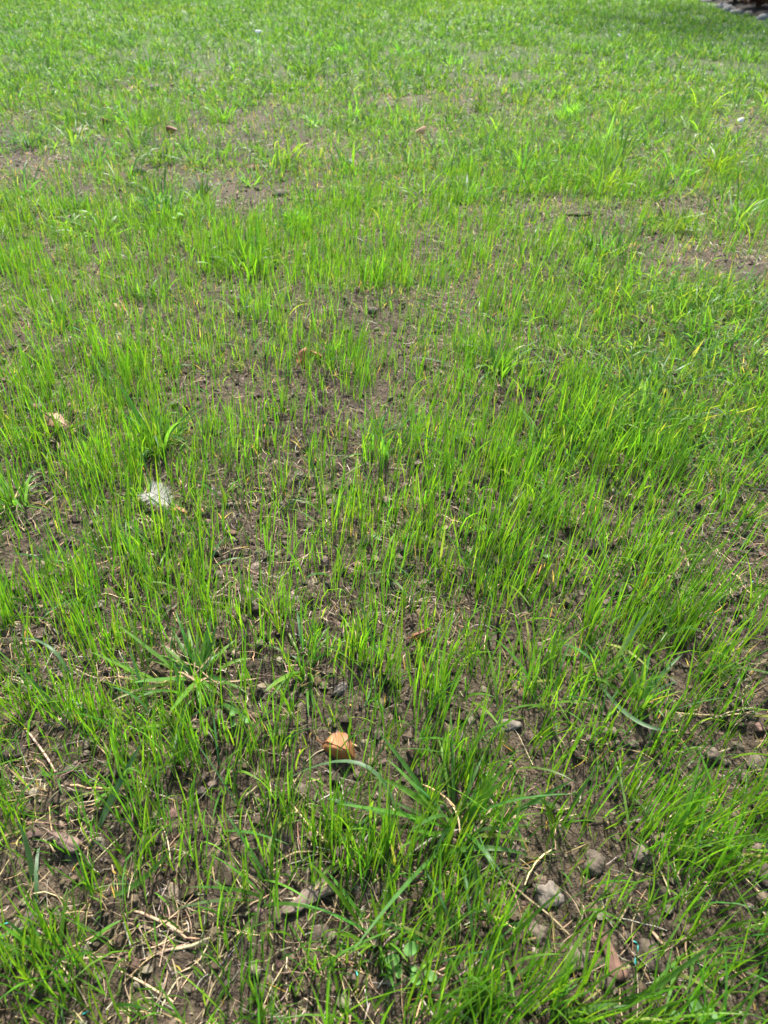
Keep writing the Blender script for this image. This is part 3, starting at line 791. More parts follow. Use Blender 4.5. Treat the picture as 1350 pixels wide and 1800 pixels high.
def fallen_leaf(px, py, z, L, W, rot, label, curl=0.8, bend=0.3, teeth=0.0, wob=0.004, pal=((0.42, 0.17, 0.06), (0.30, 0.12, 0.05)), seed=1, stalk=True, cat='fallen leaf', shape=1.0, ribs=1.0, flap=0.0):
    g = P(px, py, z + G(px, py).z)
    V, q, tint, nv = leaf_mesh(L, W, curl=curl, bend=bend, teeth=teeth, wob=wob, pal=pal, seed=seed, shape=shape, ribs=ribs, flap=flap)
    o = link('fallen_leaf', mesh_from('fallen_leaf', V, None, q, tint, M_DEAD), None, g)
    o.rotation_euler = rot
    tag(o, label, cat, 'fallen leaves on the lawn')
    mid = V.reshape(-1, nv, 3)[:, nv // 2] + np.array([0, 0, 0.0004])
    tv, tq, tt = tube(mid, np.linspace(0.0008, 0.0003, len(mid)) * L / 0.04)
    link('midrib', mesh_from('midrib', tv, tt, tq, np.array(pal[1]) * 0.9, M_DEAD), o)
    if stalk:
        s0 = mid[0]; pts = [s0, s0 + np.array([-0.12 * L, 0.01 * L, -0.02 * L]), s0 + np.array([-0.25 * L, 0.05 * L, -0.06 * L])]
        tv, tq, tt = tube(pts, np.array([0.0008, 0.0007, 0.0009]) * L / 0.04)
        link('stalk', mesh_from('stalk', tv, tt, tq, np.array(pal[1]) * 0.7, M_DEAD), o)
    return o
ORANGE = ((0.42, 0.19, 0.08), (0.30, 0.115, 0.045)); TAN = ((0.38, 0.25, 0.135), (0.29, 0.16, 0.08)); BRN = ((0.20, 0.085, 0.035), (0.13, 0.055, 0.025))
PALEL = ((0.40, 0.33, 0.24), (0.34, 0.26, 0.18)); YEL = ((0.40, 0.30, 0.11), (0.28, 0.18, 0.06))
fallen_leaf(597, 1312, 0.020, 0.036, 0.034, (R(8), R(10), R(-24)), 'curled orange brown leaf tented over its own shadow behind the arching blade', curl=0.45, bend=0.9, wob=0.009, pal=((0.44, 0.20, 0.08), (0.30, 0.115, 0.045)), seed=3, ribs=0.5, flap=0.8)
fallen_leaf(98, 737, 0.026, 0.048, 0.027, (R(16), R(12), R(-28)), 'tan toothed leaf with a yellow midrib lying on grass at left', curl=0.22, bend=0.10, teeth=0.12, ribs=2.0, pal=TAN, seed=4)
fallen_leaf(68, 718, 0.018, 0.030, 0.022, (R(70), R(10), R(20)), 'dark curled scrap of leaf tucked behind the tan toothed leaf', curl=1.4, pal=BRN, seed=5, stalk=False)
fallen_leaf(533, 626, 0.022, 0.042, 0.024, (R(55), R(-35), R(65)), 'upright pale orange half of a crumpled leaf amid seedlings', curl=1.0, wob=0.012, pal=ORANGE, seed=6, shape=1.3)
fallen_leaf(557, 622, 0.016, 0.030, 0.020, (R(30), R(20), R(-15)), 'dark russet crumpled leaf beside the pale orange half leaf', curl=1.3, wob=0.010, pal=((0.34, 0.13, 0.05), (0.22, 0.08, 0.03)), seed=7, stalk=False)
fallen_leaf(312, 898, 0.012, 0.028, 0.020, (R(35), R(5), R(-10)), 'brown leaf under the white feather with a torn pale edge', curl=1.2, pal=((0.36, 0.15, 0.05), (0.46, 0.26, 0.12)), seed=8, stalk=False)
fallen_leaf(742, 1112, 0.010, 0.026, 0.018, (R(20), R(-12), R(18)), 'small curled leaf with an orange rim lying on bare straw', curl=1.9, pal=((0.20, 0.11, 0.07), (0.48, 0.18, 0.06)), seed=9)
fallen_leaf(203, 548, 0.024, 0.042, 0.026, (R(50), R(40), R(-70)), 'withered yellow brown leaf hanging in the grass near the left side', curl=1.7, wob=0.01, pal=YEL, seed=10)
fallen_leaf(1050, 582, 0.022, 0.026, 0.018, (R(60), R(20), R(50)), 'dark red brown leaf scrap at the corner of the mown patch', curl=1.2, pal=BRN, seed=11, stalk=False)
fallen_leaf(1092, 657, 0.014, 0.040, 0.024, (R(10), R(6), R(-20)), 'flat faded tan leaf half buried in the mown patch', curl=0.6, pal=TAN, seed=12)
fallen_leaf(740, 226, 0.03, 0.06, 0.040, (R(25), R(-20), R(25)), 'orange and cream leaf lying beyond the largest bare patches', curl=1.0, pal=((0.55, 0.36, 0.2), (0.45, 0.2, 0.08)), seed=13)
fallen_leaf(140, 224, 0.02, 0.07, 0.055, (R(10), R(0), R(15)), 'round cream leaf on soil in the far left grass', curl=0.5, pal=PALEL, seed=14)
fallen_leaf(300, 225, 0.03, 0.06, 0.045, (R(45), R(10), R(-20)), 'dark brown leaf standing in the grass right of the cream leaf', curl=1.2, pal=BRN, seed=15, stalk=False)
fallen_leaf(188, 211, 0.04, 0.055, 0.035, (R(60), R(30), R(60)), 'chestnut leaf on edge among blades beside the round cream leaf', curl=1.2, pal=((0.25, 0.13, 0.04), (0.16, 0.08, 0.03)), seed=16, stalk=False)
fallen_leaf(444, 290, 0.018, 0.05, 0.036, (R(15), R(10), R(40)), 'small tan leaf on the far rim of the large bare patch', curl=0.9, pal=TAN, seed=17)
fallen_leaf(267, 148, 0.03, 0.09, 0.06, (R(20), R(0), R(10)), 'faded peach leaf in the far lawn on the left', curl=0.7, pal=PALEL, seed=18, stalk=False)
fallen_leaf(455, 54, 0.055, 0.08, 0.04, (R(30), R(5), R(0)), 'white leaf or petal catching light, far lawn at left', curl=0.4, pal=((0.8, 0.8, 0.78), (0.75, 0.74, 0.7)), seed=19, stalk=False)
fallen_leaf(1090, 61, 0.05, 0.045, 0.03, (R(40), R(5), R(30)), 'small white petal in the far lawn nearest the planted bed', curl=0.4, pal=((0.8, 0.8, 0.78), (0.75, 0.74, 0.7)), seed=20, stalk=False)
fallen_leaf(1304, 209, 0.035, 0.045, 0.024, (R(30), R(-10), R(35)), 'silvery leaf resting high on the grass at the right edge', curl=0.6, pal=((0.62, 0.66, 0.64), (0.55, 0.58, 0.55)), seed=21, stalk=False)

# ------------------------------------------------------------------ feather
def feather():
    g = P(283, 880, 0.020)
    root = empty('feather', g)
    tag(root, 'fluffy white feather with a dark quill stuck among the seedlings', 'feather')
    Lf = 0.036
    # local frame: x along the quill, y across the vane, z faces the viewer
    q = []; 
    u = np.linspace(0, 1, 14)
    quill = np.stack([u * Lf - 0.022, 0.004 * np.sin(u * 2.2), 0.003 * np.sin(u * 3)], -1)
    tv, tq, tt = tube(quill, np.linspace(0.00035, 0.00055, 14), 5)
    link('quill', mesh_from('quill', tv, tt, tq, (0.07, 0.055, 0.045), M_WOOD), root)
    for side in (1, -1):
        Cs, Ss, Ws = [], [], []
        for k in range(150):
            s = rng.uniform(0.0, 0.97)
            b0 = np.array([np.interp(s, u, quill[:, 0]), np.interp(s, u, quill[:, 1]), np.interp(s, u, quill[:, 2])])
            ln = 0.022 * (0.35 + 0.65 * math.sin(math.pi * min(1, 0.25 + s * 0.72))) * rng.uniform(0.75, 1.05)
            a = R(112 - 84 * s) + rng.normal(0, 0.15)
            t = np.linspace(0, 1, 6)[:, None]
            d = np.array([math.cos(a), side * math.sin(a), 0])
            d2 = np.array([-math.sin(a) * 0.1, 0, 1.0])
            C = b0 + d * ln * t + d2 * (rng.normal(0.002, 0.003) * t ** 2) + np.array([-0.006, 0, 0]) * t ** 2 * rng.uniform(0.3, 1)
            Cs.append(C); Ss.append(np.tile(np.cross(d, [0, 0, 1.0]), (6, 1)) + rng.normal(0, .2, 3)); Ws.append(np.full(6, 0.00024) * (1 - 0.6 * t[:, 0]))
        V, qd, tr, nv = strips(np.array(Cs), np.array(Ss), np.array(Ws))
        link('vane', mesh_from('vane', V, tr, qd, (0.72, 0.69, 0.61), M_FEATHER), root)
    # quill runs down to the right in the picture, vane turned to the viewer
    right = Vector((1, 0, 0)); up = Vector((0, math.sin(R(60)), math.cos(R(60)))); nrm = right.cross(up)
    xa = (right * 0.80 - up * 0.6).normalized(); ya = nrm.cross(xa)
    root.matrix_world = Matrix.Translation(g) @ Matrix((xa, ya, nrm)).transposed().to_4x4()
feather()

# ------------------------------------------------------------------ clods, stones, wood
def lump(px, py, size, rz, label, tint, name='soil_clod', cat='clod', group='larger clods on the bare soil', mat=None, seed=0, rough=0.42, sink=0.42, V0=None, F0=None):
    g = G(px, py)
    v, f = (IV2, IF2)
    r = np.random.default_rng(seed)
    d = 1 + rough * (fbm(v[:, 0] * 1.7 + seed * 3.1, v[:, 1] * 1.7 + v[:, 2] * 1.3, seed) - 0.5) * 2 + rough * 1.1 * (fbm(v[:, 0] * 4 + v[:, 2] * 3, v[:, 1] * 4 - v[:, 2] * 3, seed + 9) - 0.5)
    V = v * d[:, None] * np.array(size) * (0.42 if name == 'soil_clod' else 0.5)
    V[:, 2] = V[:, 2] + size[2] * (0.5 - sink)
    tt = np.array(tint)[None] * (0.7 + 0.6 * fbm(v[:, 0] * 3 + 5, v[:, 1] * 3 + v[:, 2] * 2, seed + 4))[:, None]
    o = link(name, mesh_from(name, V, f, None, tt, mat or M_SOIL), None, g)
    o.rotation_euler = (0, 0, rz)
    tag(o, label, cat, group)
    return o
GREY = (0.150, 0.128, 0.104); DRK = (0.075, 0.059, 0.044); MIDB = (0.110, 0.088, 0.066)
CL = [(965, 1572, (0.032, 0.026, 0.018), 0.3, 'smooth grey clod lowest of the pair on bare soil right of centre', GREY),
      (1042, 1522, (0.026, 0.020, 0.016), 1.0, 'grey brown clod behind the smooth grey one', MIDB),
      (905, 1500, (0.020, 0.016, 0.013), 0.2, 'dark clod between the big tuft and the bare soil', DRK),
      (1128, 1512, (0.022, 0.020, 0.016), 0.7, 'rounded clod below the bright leaning seedlings at right', MIDB),
      (945, 1640, (0.022, 0.017, 0.014), 1.8, 'small lump in front of the smooth grey clod', MIDB),
      (1010, 1690, (0.026, 0.020, 0.016), 0.5, 'crumbly brown clod left of the dark wood splinter', MIDB),
      (1140, 1690, (0.030, 0.026, 0.016), 2.2, 'dark crumbly mound with teal seeds on top', DRK),
      (895, 1280, (0.026, 0.018, 0.012), 0.2, 'flat grey clod lit by sun above the big dark tuft', GREY),
      (522, 1052, (0.030, 0.020, 0.014), 0.1, 'flat pale clod in the bare gap in front of the feather', GREY),
      (600, 1218, (0.024, 0.018, 0.014), 0.6, 'grey clod just behind the curled orange brown leaf', GREY),
      (385, 1015, (0.018, 0.014, 0.012), 1.2, 'small clod by the upright straw in the middle', MIDB),
      (530, 1395, (0.020, 0.015, 0.012), 1.4, 'round clod at the foot of the arching blade', MIDB),
      (505, 1470, (0.024, 0.020, 0.014), 2.4, 'brown clod between bark chip and long straw', DRK),
      (600, 1500, (0.022, 0.018, 0.013), 0.9, 'clod touching the seedlings behind the bark chip', MIDB),
      (560, 1640, (0.026, 0.018, 0.012), 0.1, 'pair of merged clods in the shade of the bark chip', DRK),
      (55, 1625, (0.024, 0.022, 0.018), 1.1, 'dark knobbly clod by the left edge below the root', DRK),
      (30, 1330, (0.030, 0.022, 0.018), 0.4, 'dark clod in the left edge shadow above the straw', DRK),
      (1325, 1345, (0.028, 0.022, 0.016), 0.6, 'brown clod at the right edge beside the pale straw', MIDB),
      (1250, 1330, (0.020, 0.018, 0.014), 1.6, 'small clod left of the brown clod at the right edge', MIDB),
      (1345, 1540, (0.030, 0.024, 0.018), 0.3, 'large clod cut off by the right edge under the leaning blade', DRK),
      (655, 560, (0.030, 0.024, 0.018), 0.3, 'shaded clod behind the narrow seedlings in the middle', MIDB),
      (700, 495, (0.034, 0.022, 0.016), 0.3, 'dark clod at the foot of the brush shaped tuft', DRK),
      (680, 780, (0.032, 0.024, 0.018), 0.8, 'dark clod in the central bare gap', DRK),
      (242, 306, (0.065, 0.055, 0.042), 0.8, 'dark round lump of earth in the far bare patch at left', MIDB),
      (492, 342, (0.065, 0.055, 0.032), 0.3, 'low lump of earth at the right of the large bare patch', MIDB)]
for i, (a, b, s, rz, lab, tt) in enumerate(CL):
    lump(a, b, s, rz, lab, tt, seed=i + 2)

def chip(p0, p1, wid, thick, label, tint, name, cat, seed, z=0.004, pale=None):
    """a splinter of bark or wood lying on the soil from pixel p0 to p1"""
    a, b = G(*p0), G(*p1)
    d = b - a; L = d.length
    n, s = 22, 14
    u = np.linspace(-1, 1, n); th = np.arange(s) * 2 * math.pi / s
    prof = (1 - np.abs(u) ** 5) ** 0.5 * (0.66 + 0.32 * u) + 0.10
    U, TH = np.meshgrid(u, th, indexing='ij')
    rr = prof[:, None] * (1 + 0.7 * (fbm(U * 2.5 + seed, np.cos(TH) * 2 + np.sin(TH), seed) - .5) + 0.75 * (vnoise(TH * 3.5, U * 1.5, seed + 3) - .5))
    V = np.stack([U * L / 2, np.cos(TH) * rr * wid / 2, np.sin(TH) * rr * thick / 2 + thick * 0.35 + 0.08 * L * (fbm(U * 1.2, U * 0, seed + 5) - .5)], -1).reshape(-1, 3)
    q = [(i * s + j, i * s + (j + 1) % s, (i + 1) * s + (j + 1) % s, (i + 1) * s + j) for i in range(n - 1) for j in range(s)]
    c0 = len(V); V = np.concatenate([V, V[:s].mean(0, keepdims=True), V[-s:].mean(0, keepdims=True)])
    t = [(c0, (j + 1) % s, j) for j in range(s)] + [(c0 + 1, (n - 1) * s + j, (n - 1) * s + (j + 1) % s) for j in range(s)]
    tt = np.array(tint)[None] * (0.65 + 0.7 * fbm(V[:, 0] / L * 5, V[:, 1] / wid * 5 + V[:, 2] / wid * 3, seed + 8))[:, None]
    o = link(name, mesh_from(name, V, t, q, tt, M_WOOD), None, (a + b) / 2 + Vector((0, 0, z)))
    o.rotation_euler = (0, -math.atan2(d.z, math.hypot(d.x, d.y)), math.atan2(d.y, d.x))
    tag(o, label, cat)
    if pale:
        x0, x1, y0 = pale
        m = 10; uu = np.linspace(x0, x1, m)
        pts = np.stack([uu * L / 2, np.full(m, y0 * wid), np.full(m, thick * 0.80)], -1)
        tv, tq, tr = tube(pts, np.maximum(0.0004, wid * 0.13 * np.sin(np.linspace(0.15, 3.0, m))), 7)
        link('bare_wood', mesh_from('bare_wood', tv, tr, tq, (0.40, 0.27, 0.16), M_WOOD), o)
    return o
chip((497, 1622), (588, 1560), 0.018, 0.0085, 'weathered grey brown chip of bark lying on bare soil', (0.125, 0.095, 0.074), 'bark_chip', 'bark', 3, pale=(0.25, 0.85, 0.12))
chip((1052, 1645), (1085, 1735), 0.013, 0.008, 'dark brown wood splinter sunk in soil beside teal seeds', (0.12, 0.07, 0.05), 'wood_splinter', 'wood', 5)
chip((95, 1478), (150, 1508), 0.012, 0.009, 'gnarled knobbly root end half hidden in grass at the left', (0.17, 0.115, 0.09), 'root_piece', 'root', 9)
chip((985, 386), (1040, 388), 0.020, 0.012, 'dark stick lying across the dry patch in the far grass', (0.06, 0.04, 0.03), 'stick', 'stick', 12)

def stub(px, py, top_px, z, label):
    a = G(px, py); e = P(top_px[0], top_px[1], z) - a
    e = np.array(e)
    pts = [np.array([0, 0, -0.004]), e * 0.35 + np.array([0.0008, 0, 0]), e * 0.7 + np.array([-0.0008, 0, 0]), e, e + np.array([0.003, 0.0, 0.0008])]
    tv, tq, tr = tube(pts, [0.0017, 0.0014, 0.0017, 0.0021, 0.0008], 7)
    o = link('stalk_stub', mesh_from('stalk_stub', tv, tr, tq, (0.05, 0.033, 0.024), M_WOOD), None, a)
    tag(o, label, 'stub', 'dead stalk stubs')
stub(873, 1140, (876, 1085), 0.042, 'dark dead stalk stub with a bent tip near the small curled leaf')
stub(1158, 1115, (1158, 1072), 0.032, 'short dark stub half hidden behind the right seedlings')

# ------------------------------------------------------------------ single straws
def straw(a, b, w, label, tint=None, bow=0.05, lift=0.004, fork=False):
    p0 = np.array([G(*a)]); p1 = np.array([G(*b)])
    V, q, nv = tube_strands(p0, p1, np.array([lift]), np.array([bow]), np.array([w * 0.5]), seg=9, sides=5)
    c = p0[0]
    o = link('straw', mesh_from('straw', V - c, None, q, tint if tint is not None else tints(1, PAL_STRAW, (3, 1, 4, 0, 0))[0], M_STRAW), None, c)
    tag(o, label, 'straw', 'larger dry straws on the soil')
    return o
ST = [((45, 1285), (105, 1370), 2.6, 'thick straw slanting down under the left clump', .02),
      ((100, 1400), (220, 1403), 2.4, 'level straw lying across the soil at left', .03),
      ((462, 1355), (470, 1445), 2.0, 'straw bent like a hairpin behind the long diagonal one', .12),
      ((505, 1405), (602, 1508), 2.2, 'long diagonal straw pointing at the seedlings behind the bark chip', -.03),
      ((425, 1412), (455, 1390), 2.2, 'short thick straw left of the hairpin straw', .02),
      ((240, 1610), (330, 1655), 3.2, 'broad split straw at the top of the bottom left heap', .06),
      ((285, 1672), (375, 1660), 3.4, 'widest pale straw crossing the bottom left heap', -.05),
      ((215, 1712), (310, 1770), 2.2, 'long straw at the bottom of the lower left heap', .02),
      ((305, 1690), (318, 1750), 2.0, 'upright looking straw below the widest pale straw', .03),
      ((200, 1525), (210, 1580), 1.8, 'thin straw standing by the dark diagonal blade', .02),
      ((470, 1528), (555, 1500), 1.8, 'straw lying just behind the bark chip', .08),
      ((860, 1535), (1000, 1645), 2.4, 'long pale straw running past the smooth grey clod', .05),
      ((930, 1420), (1000, 1425), 1.8, 'straw on soil right of the big dark tuft', -.06),
      ((1150, 1528), (1172, 1582), 1.9, 'short straw tilted on the bare soil at right', .02),
      ((1140, 1640), (1160, 1672), 3.4, 'stubby thick straw beside the teal seeds', .02),
      ((1185, 1255), (1310, 1270), 2.2, 'long pale straw pointing at the right edge', -.04),
      ((1230, 1275), (1312, 1262), 1.8, 'straw lying under the long pale one at right', .05),
      ((372, 978), (395, 1025), 1.6, 'thin leaning straw in the bare gap in the middle', .06),
      ((400, 1000), (415, 975), 1.4, 'short straw crossing the thin leaning one', .02),
      ((765, 1115), (788, 1145), 2.2, 'stout straw just right of the small curled leaf', .0),
      ((830, 1050), (885, 1030), 2.0, 'straw leaning into grass above the dark dead stub', .04),
      ((720, 1070), (795, 1068), 1.6, 'level straw in front of the dense central seedlings', .04),
      ((60, 1085), (95, 1120), 2.4, 'bent straw in the grass below the left edge tuft', .05),
      ((30, 930), (75, 905), 2.0, 'straw lying at the foot of the spiky left edge tuft', .06),
      ((145, 1190), (210, 1185), 1.8, 'straw in the bare ring left of the flattened tuft', .05),
      ((1255, 1420), (1280, 1385), 1.6, 'slanted straw above the large cut off clod', .05),
      ((1130, 1490), (1215, 1478), 1.5, 'fine straw arching across soil below leaning seedlings', .15),
      ((650, 1690), (705, 1635), 1.8, 'straw leaning beside the round leaved seedling', -.03),
      ((1260, 935), (1320, 960), 1.8, 'pale straw on dark soil at the right under the mown patch', .1),
      ((380, 1690), (440, 1640), 1.6, 'thin straw at the right of the bottom left heap', .05)]
for a, b, w, lab, bow in ST:
    straw(a, b, w * 0.0006, lab, bow=bow)

# ------------------------------------------------------------------ round leaved seedlings
def round_leaf(parent, tip, size, tint, pitch, yaw, notch=0.0):
    tip = np.array(tip, float)
    n = 16; V = [(0, 0, 0)]
    for ring, rr in ((1, 0.55), (2, 1.0)):
        for k in range(n):
            a = 2 * math.pi * k / n
            r_ = rr * (1 + (0.05 * (k % 2) if ring == 2 else 0))
            x, y = math.cos(a) * r_ * size * 0.5, math.sin(a) * r_ * size * 0.38
            V.append((x, y, 0.10 * size * (rr ** 2) + 0.06 * size * math.cos(2 * a) * rr))
    V = np.array(V)
    f = [(0, 1 + k, 1 + (k + 1) % n) for k in range(n)]
    q = [(1 + k, 1 + n + k, 1 + n + (k + 1) % n, 1 + (k + 1) % n) for k in range(n)]
    o = link('leaf', mesh_from('leaf', V, f, q, tint, M_HERB), parent, tuple(tip))
    o.rotation_euler = (R(pitch) * math.sin(yaw), -R(pitch) * math.cos(yaw) * 0.5, yaw)
    pts = [np.array([0, 0, -0.002]), tip * 0.5 + np.array([0, 0, 0.002]), tip - np.array([math.cos(yaw), math.sin(yaw), 0]) * size * 0.42]
    tv, tq, tr = tube(pts, [0.0006, 0.0005, 0.0005], 5)
    link('leaf_stalk', mesh_from('leaf_stalk', tv, tr, tq, np.array(tint) * np.array([1.2, 1.0, 1.0]), M_HERB), parent)
def herb(px, py, leaves, label, tint=(0.105, 0.24, 0.05)):
    g = G(px, py); root = empty('herb_seedling', g)
    tag(root, label, 'seedling', 'round leaved weed seedlings')
    for (lx, ly, z, s) in leaves:
        p = P(lx, ly, g.z + z) - g
        yaw = math.atan2(p.y, p.x)
        round_leaf(root, p, s * 0.85, np.array(tint) * rng.uniform(0.85, 1.15), rng.uniform(5, 22), yaw)
herb(706, 1705, [(722, 1668, .022, .0145), (690, 1688, .016, .0135), (690, 1701, .012, .0115), (701, 1711, .010, .0085), (730, 1722, .012, .0115), (757, 1716, .014, .0120), (727, 1703, .013, .0065)],
     'largest weed seedling with seven round leaves at the bottom centre')
herb(1215, 1778, [(1212, 1755, .010, .0065), (1210, 1765, .008, .0055), (1222, 1771, .012, .0135), (1247, 1782, .012, .0135), (1235, 1795, .009, .0120), (1185, 1785, .010, .010)],
     'pale weed seedling with round leaves in the bottom right corner', (0.12, 0.24, 0.075))
herb(416, 1275, [(408, 1255, .016, .009), (410, 1273, .008, .0085), (434, 1267, .012, .010)], 'tiny three leaved seedling beside the flattened tuft')
herb(848, 945, [(849, 929, .014, .013)], 'single upright round leaf in the dense seedlings right of centre')
herb(962, 990, [(961, 978, .010, .012), (950, 984, .008, .008)], 'pair of small round leaves below the dense seedlings right of centre', (0.17, 0.27, 0.12))
herb(662, 952, [(660, 943, .008, .011), (668, 948, .006, .008)], 'pale two leaved seedling on soil at the very middle', (0.2, 0.29, 0.17))
herb(315, 395, [(317, 378, .05, .030), (305, 384, .04, .020)], 'bright broad leaf plant growing inside the dark round tuft', (0.12, 0.27, 0.03))
herb(1210, 1420, [(1212, 1414, .008, .010)], 'lone round leaf on soil under the bright leaning seedlings', (0.17, 0.27, 0.12))

# ------------------------------------------------------------------ blue green coated seeds
def seed(px, py, ang, label, L=0.0062, z=0.0):
    g = G(px, py); u = np.linspace(-1, 1, 7)
    pts = np.stack([u * L / 2, 0 * u, 0.0012 + 0.0006 * (1 - u * u)], -1)
    tv, tq, tr = tube(pts, 0.0007 * np.maximum(0.25, (1 - u * u) ** 0.6), 6)
    o = link('coated_seed', mesh_from('coated_seed', tv, tr, tq, (0.03, 0.34, 0.31), M_SEED), None, g + Vector((0, 0, z)))
    o.rotation_euler = (0, R(-8), ang)
    tag(o, label, 'seed', 'teal coated grass seeds')
SD = [(1113, 1659, -0.5, 'bright teal seed lying behind the dark crumbly mound', 0), (1111, 1682, 1.2, 'upper teal seed on top of the dark crumbly mound', .012),
      (1107, 1703, 1.3, 'lower teal seed on the dark crumbly mound', .010), (14, 1629, 0.3, 'teal seed at the left edge beside the dark knobbly clod', 0),
      (650, 1677, -0.6, 'pale teal seed left of the largest weed seedling', 0), (629, 1726, -1.2, 'teal seed below left of the largest weed seedling', 0),
      (838, 1781, 1.0, 'teal seed by the stout blade at the bottom edge', 0), (54, 1143, 0.2, 'teal seed in the grass by the thin bowed blade', 0),
      (1213, 1022, 0.8, 'teal seed on dark soil right of the dense seedlings', 0), (1228, 1012, -0.4, 'teal seed just behind another on the dark soil at right', 0),
      (1318, 1032, 0.5, 'teal seed near the right edge on dark soil', 0), (1182, 1706, 0.1, 'pale teal seed right of the dark crumbly mound', 0),
      (1290, 1093, 0.9, 'teal seed at the right below the pale straw', 0), (155, 1785, 0.4, 'teal seed at the very bottom left', 0)]
for a, b, an, lab, z in SD:
    seed(a, b, an, lab, z=z)

# ------------------------------------------------------------------ the planted bed at the far right corner
bn = 40
by = np.linspace(BEDY[0], BEDY[-1], bn); bx = np.interp(by, BEDY, BEDX)
rows = np.array([0.0, 0.12, 0.4, 1.2, 3.0, 6.0]); rz_ = np.array([-0.02, 0.04, 0.07, 0.10, 0.12, 0.0])
BX = bx[None] + 0.05 + rows[:, None]; BY = np.repeat(by[None], len(rows), 0)
BZ = rz_[:, None] + 0.05 * (fbm(BX * 3, BY * 3, 88) - .5) * (rows[:, None] > 0.05)
idx = np.arange(BX.size).reshape(BX.shape)
q = np.stack([idx[:-1, :-1], idx[1:, :-1], idx[1:, 1:], idx[:-1, 1:]], -1).reshape(-1, 4)[:, ::-1]
tag(link('bed_soil', mesh_from('bed_soil', np.stack([BX, BY, BZ], -1), None, q, np.array([0.026, 0.020, 0.013]), M_SOIL)), 'dark soil of the planted bed behind the edging stones', None, None, 'structure')
LIGHT = (0.20, 0.185, 0.16); DULL = (0.085, 0.078, 0.066)
for k, (u, v, sz, rz, tt, lab) in enumerate([
        (1240, 4, (0.30, 0.15, 0.10), 1.7, DULL, 'dull grey edging stone at the top of the frame left of the yellow shrub'),
        (1269, 14, (0.24, 0.11, 0.12), 1.9, LIGHT, 'long pale edging stone just below the yellow shrub'),
        (1281, 20, (0.20, 0.13, 0.13), 1.8, LIGHT, 'pale chunky edging stone, middle of the pale three'),
        (1294, 24, (0.22, 0.13, 0.11), 0.3, LIGHT, 'pale level edging stone with dark soil on its right'),
        (1314, 28, (0.16, 0.12, 0.11), 0.8, DULL, 'small grey edging stone below the reddish shrub'),
        (1342, 33, (0.30, 0.15, 0.11), 0.9, (0.16, 0.16, 0.145), 'grey edging stone cut by the right edge of the frame'),
        (1378, 39, (0.26, 0.14, 0.11), 1.0, DULL, 'edging stone next past the one cut by the frame'),
        (1420, 45, (0.24, 0.15, 0.12), 0.9, LIGHT, 'pale edging stone at the foot of the rounded shrub')]):
    p = P(u, v)
    o = lump(u, v, sz, rz, lab, tt, 'edging_stone', 'stone', 'stones edging the planted bed', M_STONE, 60 + k, 0.22, 0.15)
    o.location = (p.x, p.y, -0.045)

def leafy(name, loc, rad, n, leaf, pal, wts, label, cat, group=None, stems=5, up=0.5):
    root = empty(name, loc)
    tag(root, label, cat, group)
    for i in range(stems):
        a = i * 2.4; r_ = 0.55
        e = np.array([math.cos(a) * rad[0] * r_, math.sin(a) * rad[1] * r_, rad[2] * 1.2])
        tv, tq, tr = tube([np.array([0, 0, -0.05]), e * 0.35 + np.array([0, 0, 0.05]), e], [0.016, 0.011, 0.004], 6)
        link('stem', mesh_from('stem', tv, tr, tq, (0.12, 0.085, 0.06), M_BARK), root)
    d = rng.normal(size=(n, 3)); d /= np.linalg.norm(d, axis=1, keepdims=True)
    rr = rng.uniform(0.35, 1.0, n) ** 0.6
    lum = 0.72 + 0.56 * fbm(d[:, 0] * 2.2 + 3, d[:, 1] * 2.2 + d[:, 2] * 1.8, 19)
    c = d * rr[:, None] * np.array(rad) * lum[:, None]
    c[:, 2] += rad[2] * 0.92
    c = c[c[:, 2] > 0.03]; n = len(c)
    a = rng.uniform(0, 6.28, n)
    L = rng.uniform(0.7, 1.3, n) * leaf
    C, S, W = blade_geo(c, L, L * 0.5, a, rng.uniform(0.4, 1.7, n), rng.uniform(0, .8, n), rng.normal(0, .6, n), 4)
    V, q, t, nv = strips(C, S, W)
    link('foliage', mesh_from('foliage', V, t, q, np.repeat(tints(n, pal, wts, .25), nv, 0), M_SHRUB), root)
    return root
PG = [(0.045, 0.10, 0.025), (0.06, 0.13, 0.03), (0.035, 0.08, 0.02)]
PY = [(0.30, 0.32, 0.03), (0.20, 0.28, 0.03)]
PR = [(0.16, 0.06, 0.035), (0.11, 0.045, 0.03), (0.08, 0.08, 0.03)]
def bedp(px, py):
    p = P(px, py); p.z = 0.05
    return p
SG = 'shrubs in the planted bed'
leafy('shrub', bedp(1222, -9), (0.40, 0.45, 0.30), 1300, 0.07, PG, (2, 2, 2), 'dark green shrub at the far end of the bed', 'shrub', SG)
leafy('shrub', bedp(1268, 3), (0.16, 0.16, 0.11), 450, 0.05, PY, (2, 2), 'small yellow leaved shrub behind the pale edging stones', 'shrub', SG, 4)
leafy('shrub', bedp(1290, 12), (0.26, 0.30, 0.15), 900, 0.06, PG, (2, 3, 1), 'mid green shrub between the yellow and the reddish one', 'shrub', SG)
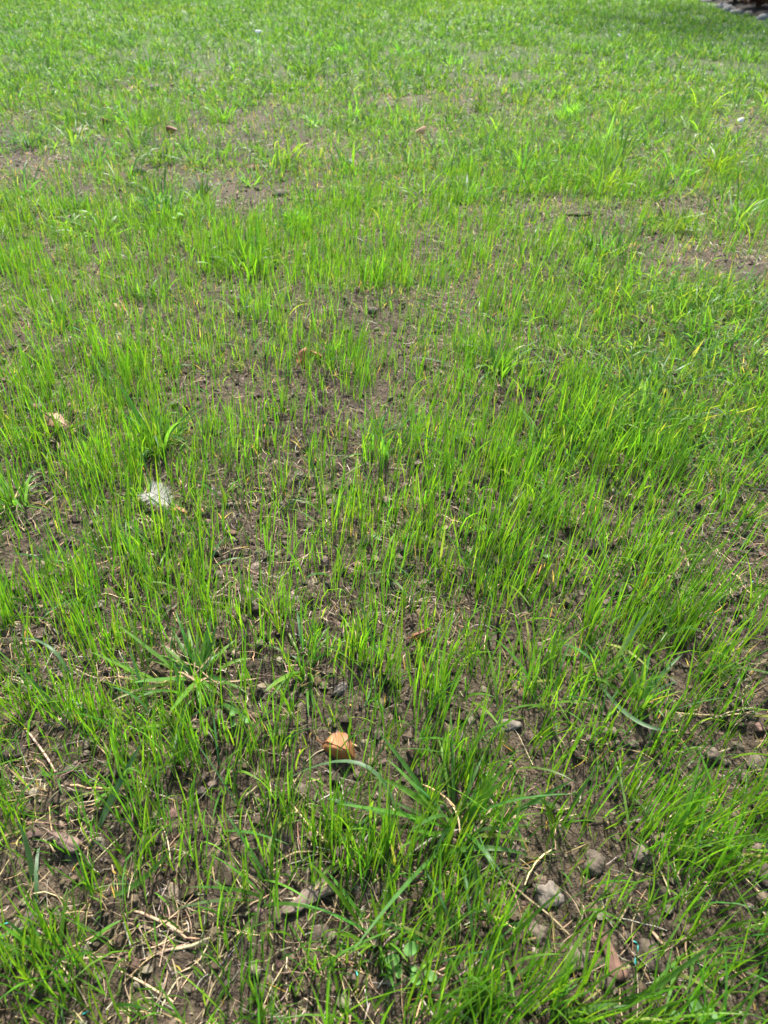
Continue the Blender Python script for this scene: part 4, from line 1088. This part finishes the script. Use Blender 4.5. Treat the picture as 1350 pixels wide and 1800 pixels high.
leafy('shrub', bedp(1330, 22), (0.26, 0.30, 0.17), 1100, 0.06, PR, (3, 3, 1.5), 'reddish brown shrub at the right corner of the bed', 'shrub', SG)
leafy('shrub', bedp(1400, 30), (0.42, 0.4, 0.32), 1500, 0.07, PG, (2, 2, 2), 'rounded green shrub past the reddish one', 'shrub', SG)
leafy('shrub', bedp(1330, 2), (0.60, 0.6, 0.45), 1800, 0.08, PG, (2, 2, 2), 'taller dark shrub standing behind the reddish and green ones', 'shrub', SG)

# a tree in the bed: its crown shades the far right of the lawn
tb = Vector((5.6, 12.6, 0.05))
tree = empty('tree', tb); tag(tree, 'broad leaved tree standing in the bed and shading the far lawn', 'tree')
tv, tq, tr = tube([np.array([0, 0, -.1]), np.array([.05, 0, 1.6]), np.array([-.08, .05, 3.6]), np.array([0, 0, 7.0])], [.21, .17, .13, .04], 10)
link('trunk', mesh_from('trunk', tv, tr, tq, (0.13, 0.10, 0.08), M_BARK), tree)
for i in range(9):
    a = i * 2.4; e = np.array([math.cos(a) * 2.4, math.sin(a) * 2.4, 4.4 + .42 * i])
    s0 = np.array([0, 0, 2.6 + .40 * i])
    tv, tq, tr = tube([s0, (s0 + e) / 2 + np.array([0, 0, .15]), e], [.07, .045, .012], 7)
    link('limb', mesh_from('limb', tv, tr, tq, (0.13, 0.10, 0.08), M_BARK), tree)
n = 3800
d = rng.normal(size=(n, 3)); d /= np.linalg.norm(d, axis=1, keepdims=True)
c = d * (rng.uniform(.2, 1, n) ** .5)[:, None] * np.array([3.4, 3.2, 2.8]) * (0.6 + .7 * fbm(d[:, 0] * 2.5, d[:, 1] * 2.5 + d[:, 2] * 2, 9))[:, None] + np.array([-0.2, 0, 6.6])
L = rng.uniform(.10, .18, n)
C, S, W = blade_geo(c, L, L * .6, rng.uniform(0, 6.28, n), rng.uniform(.4, 1.8, n), rng.uniform(0, .8, n), rng.normal(0, .6, n), 4)
V, q, t, nv = strips(C, S, W)
link('crown', mesh_from('crown', V, t, q, np.repeat(tints(n, PG, (2, 2, 2), .25), nv, 0), M_SHRUB), tree)
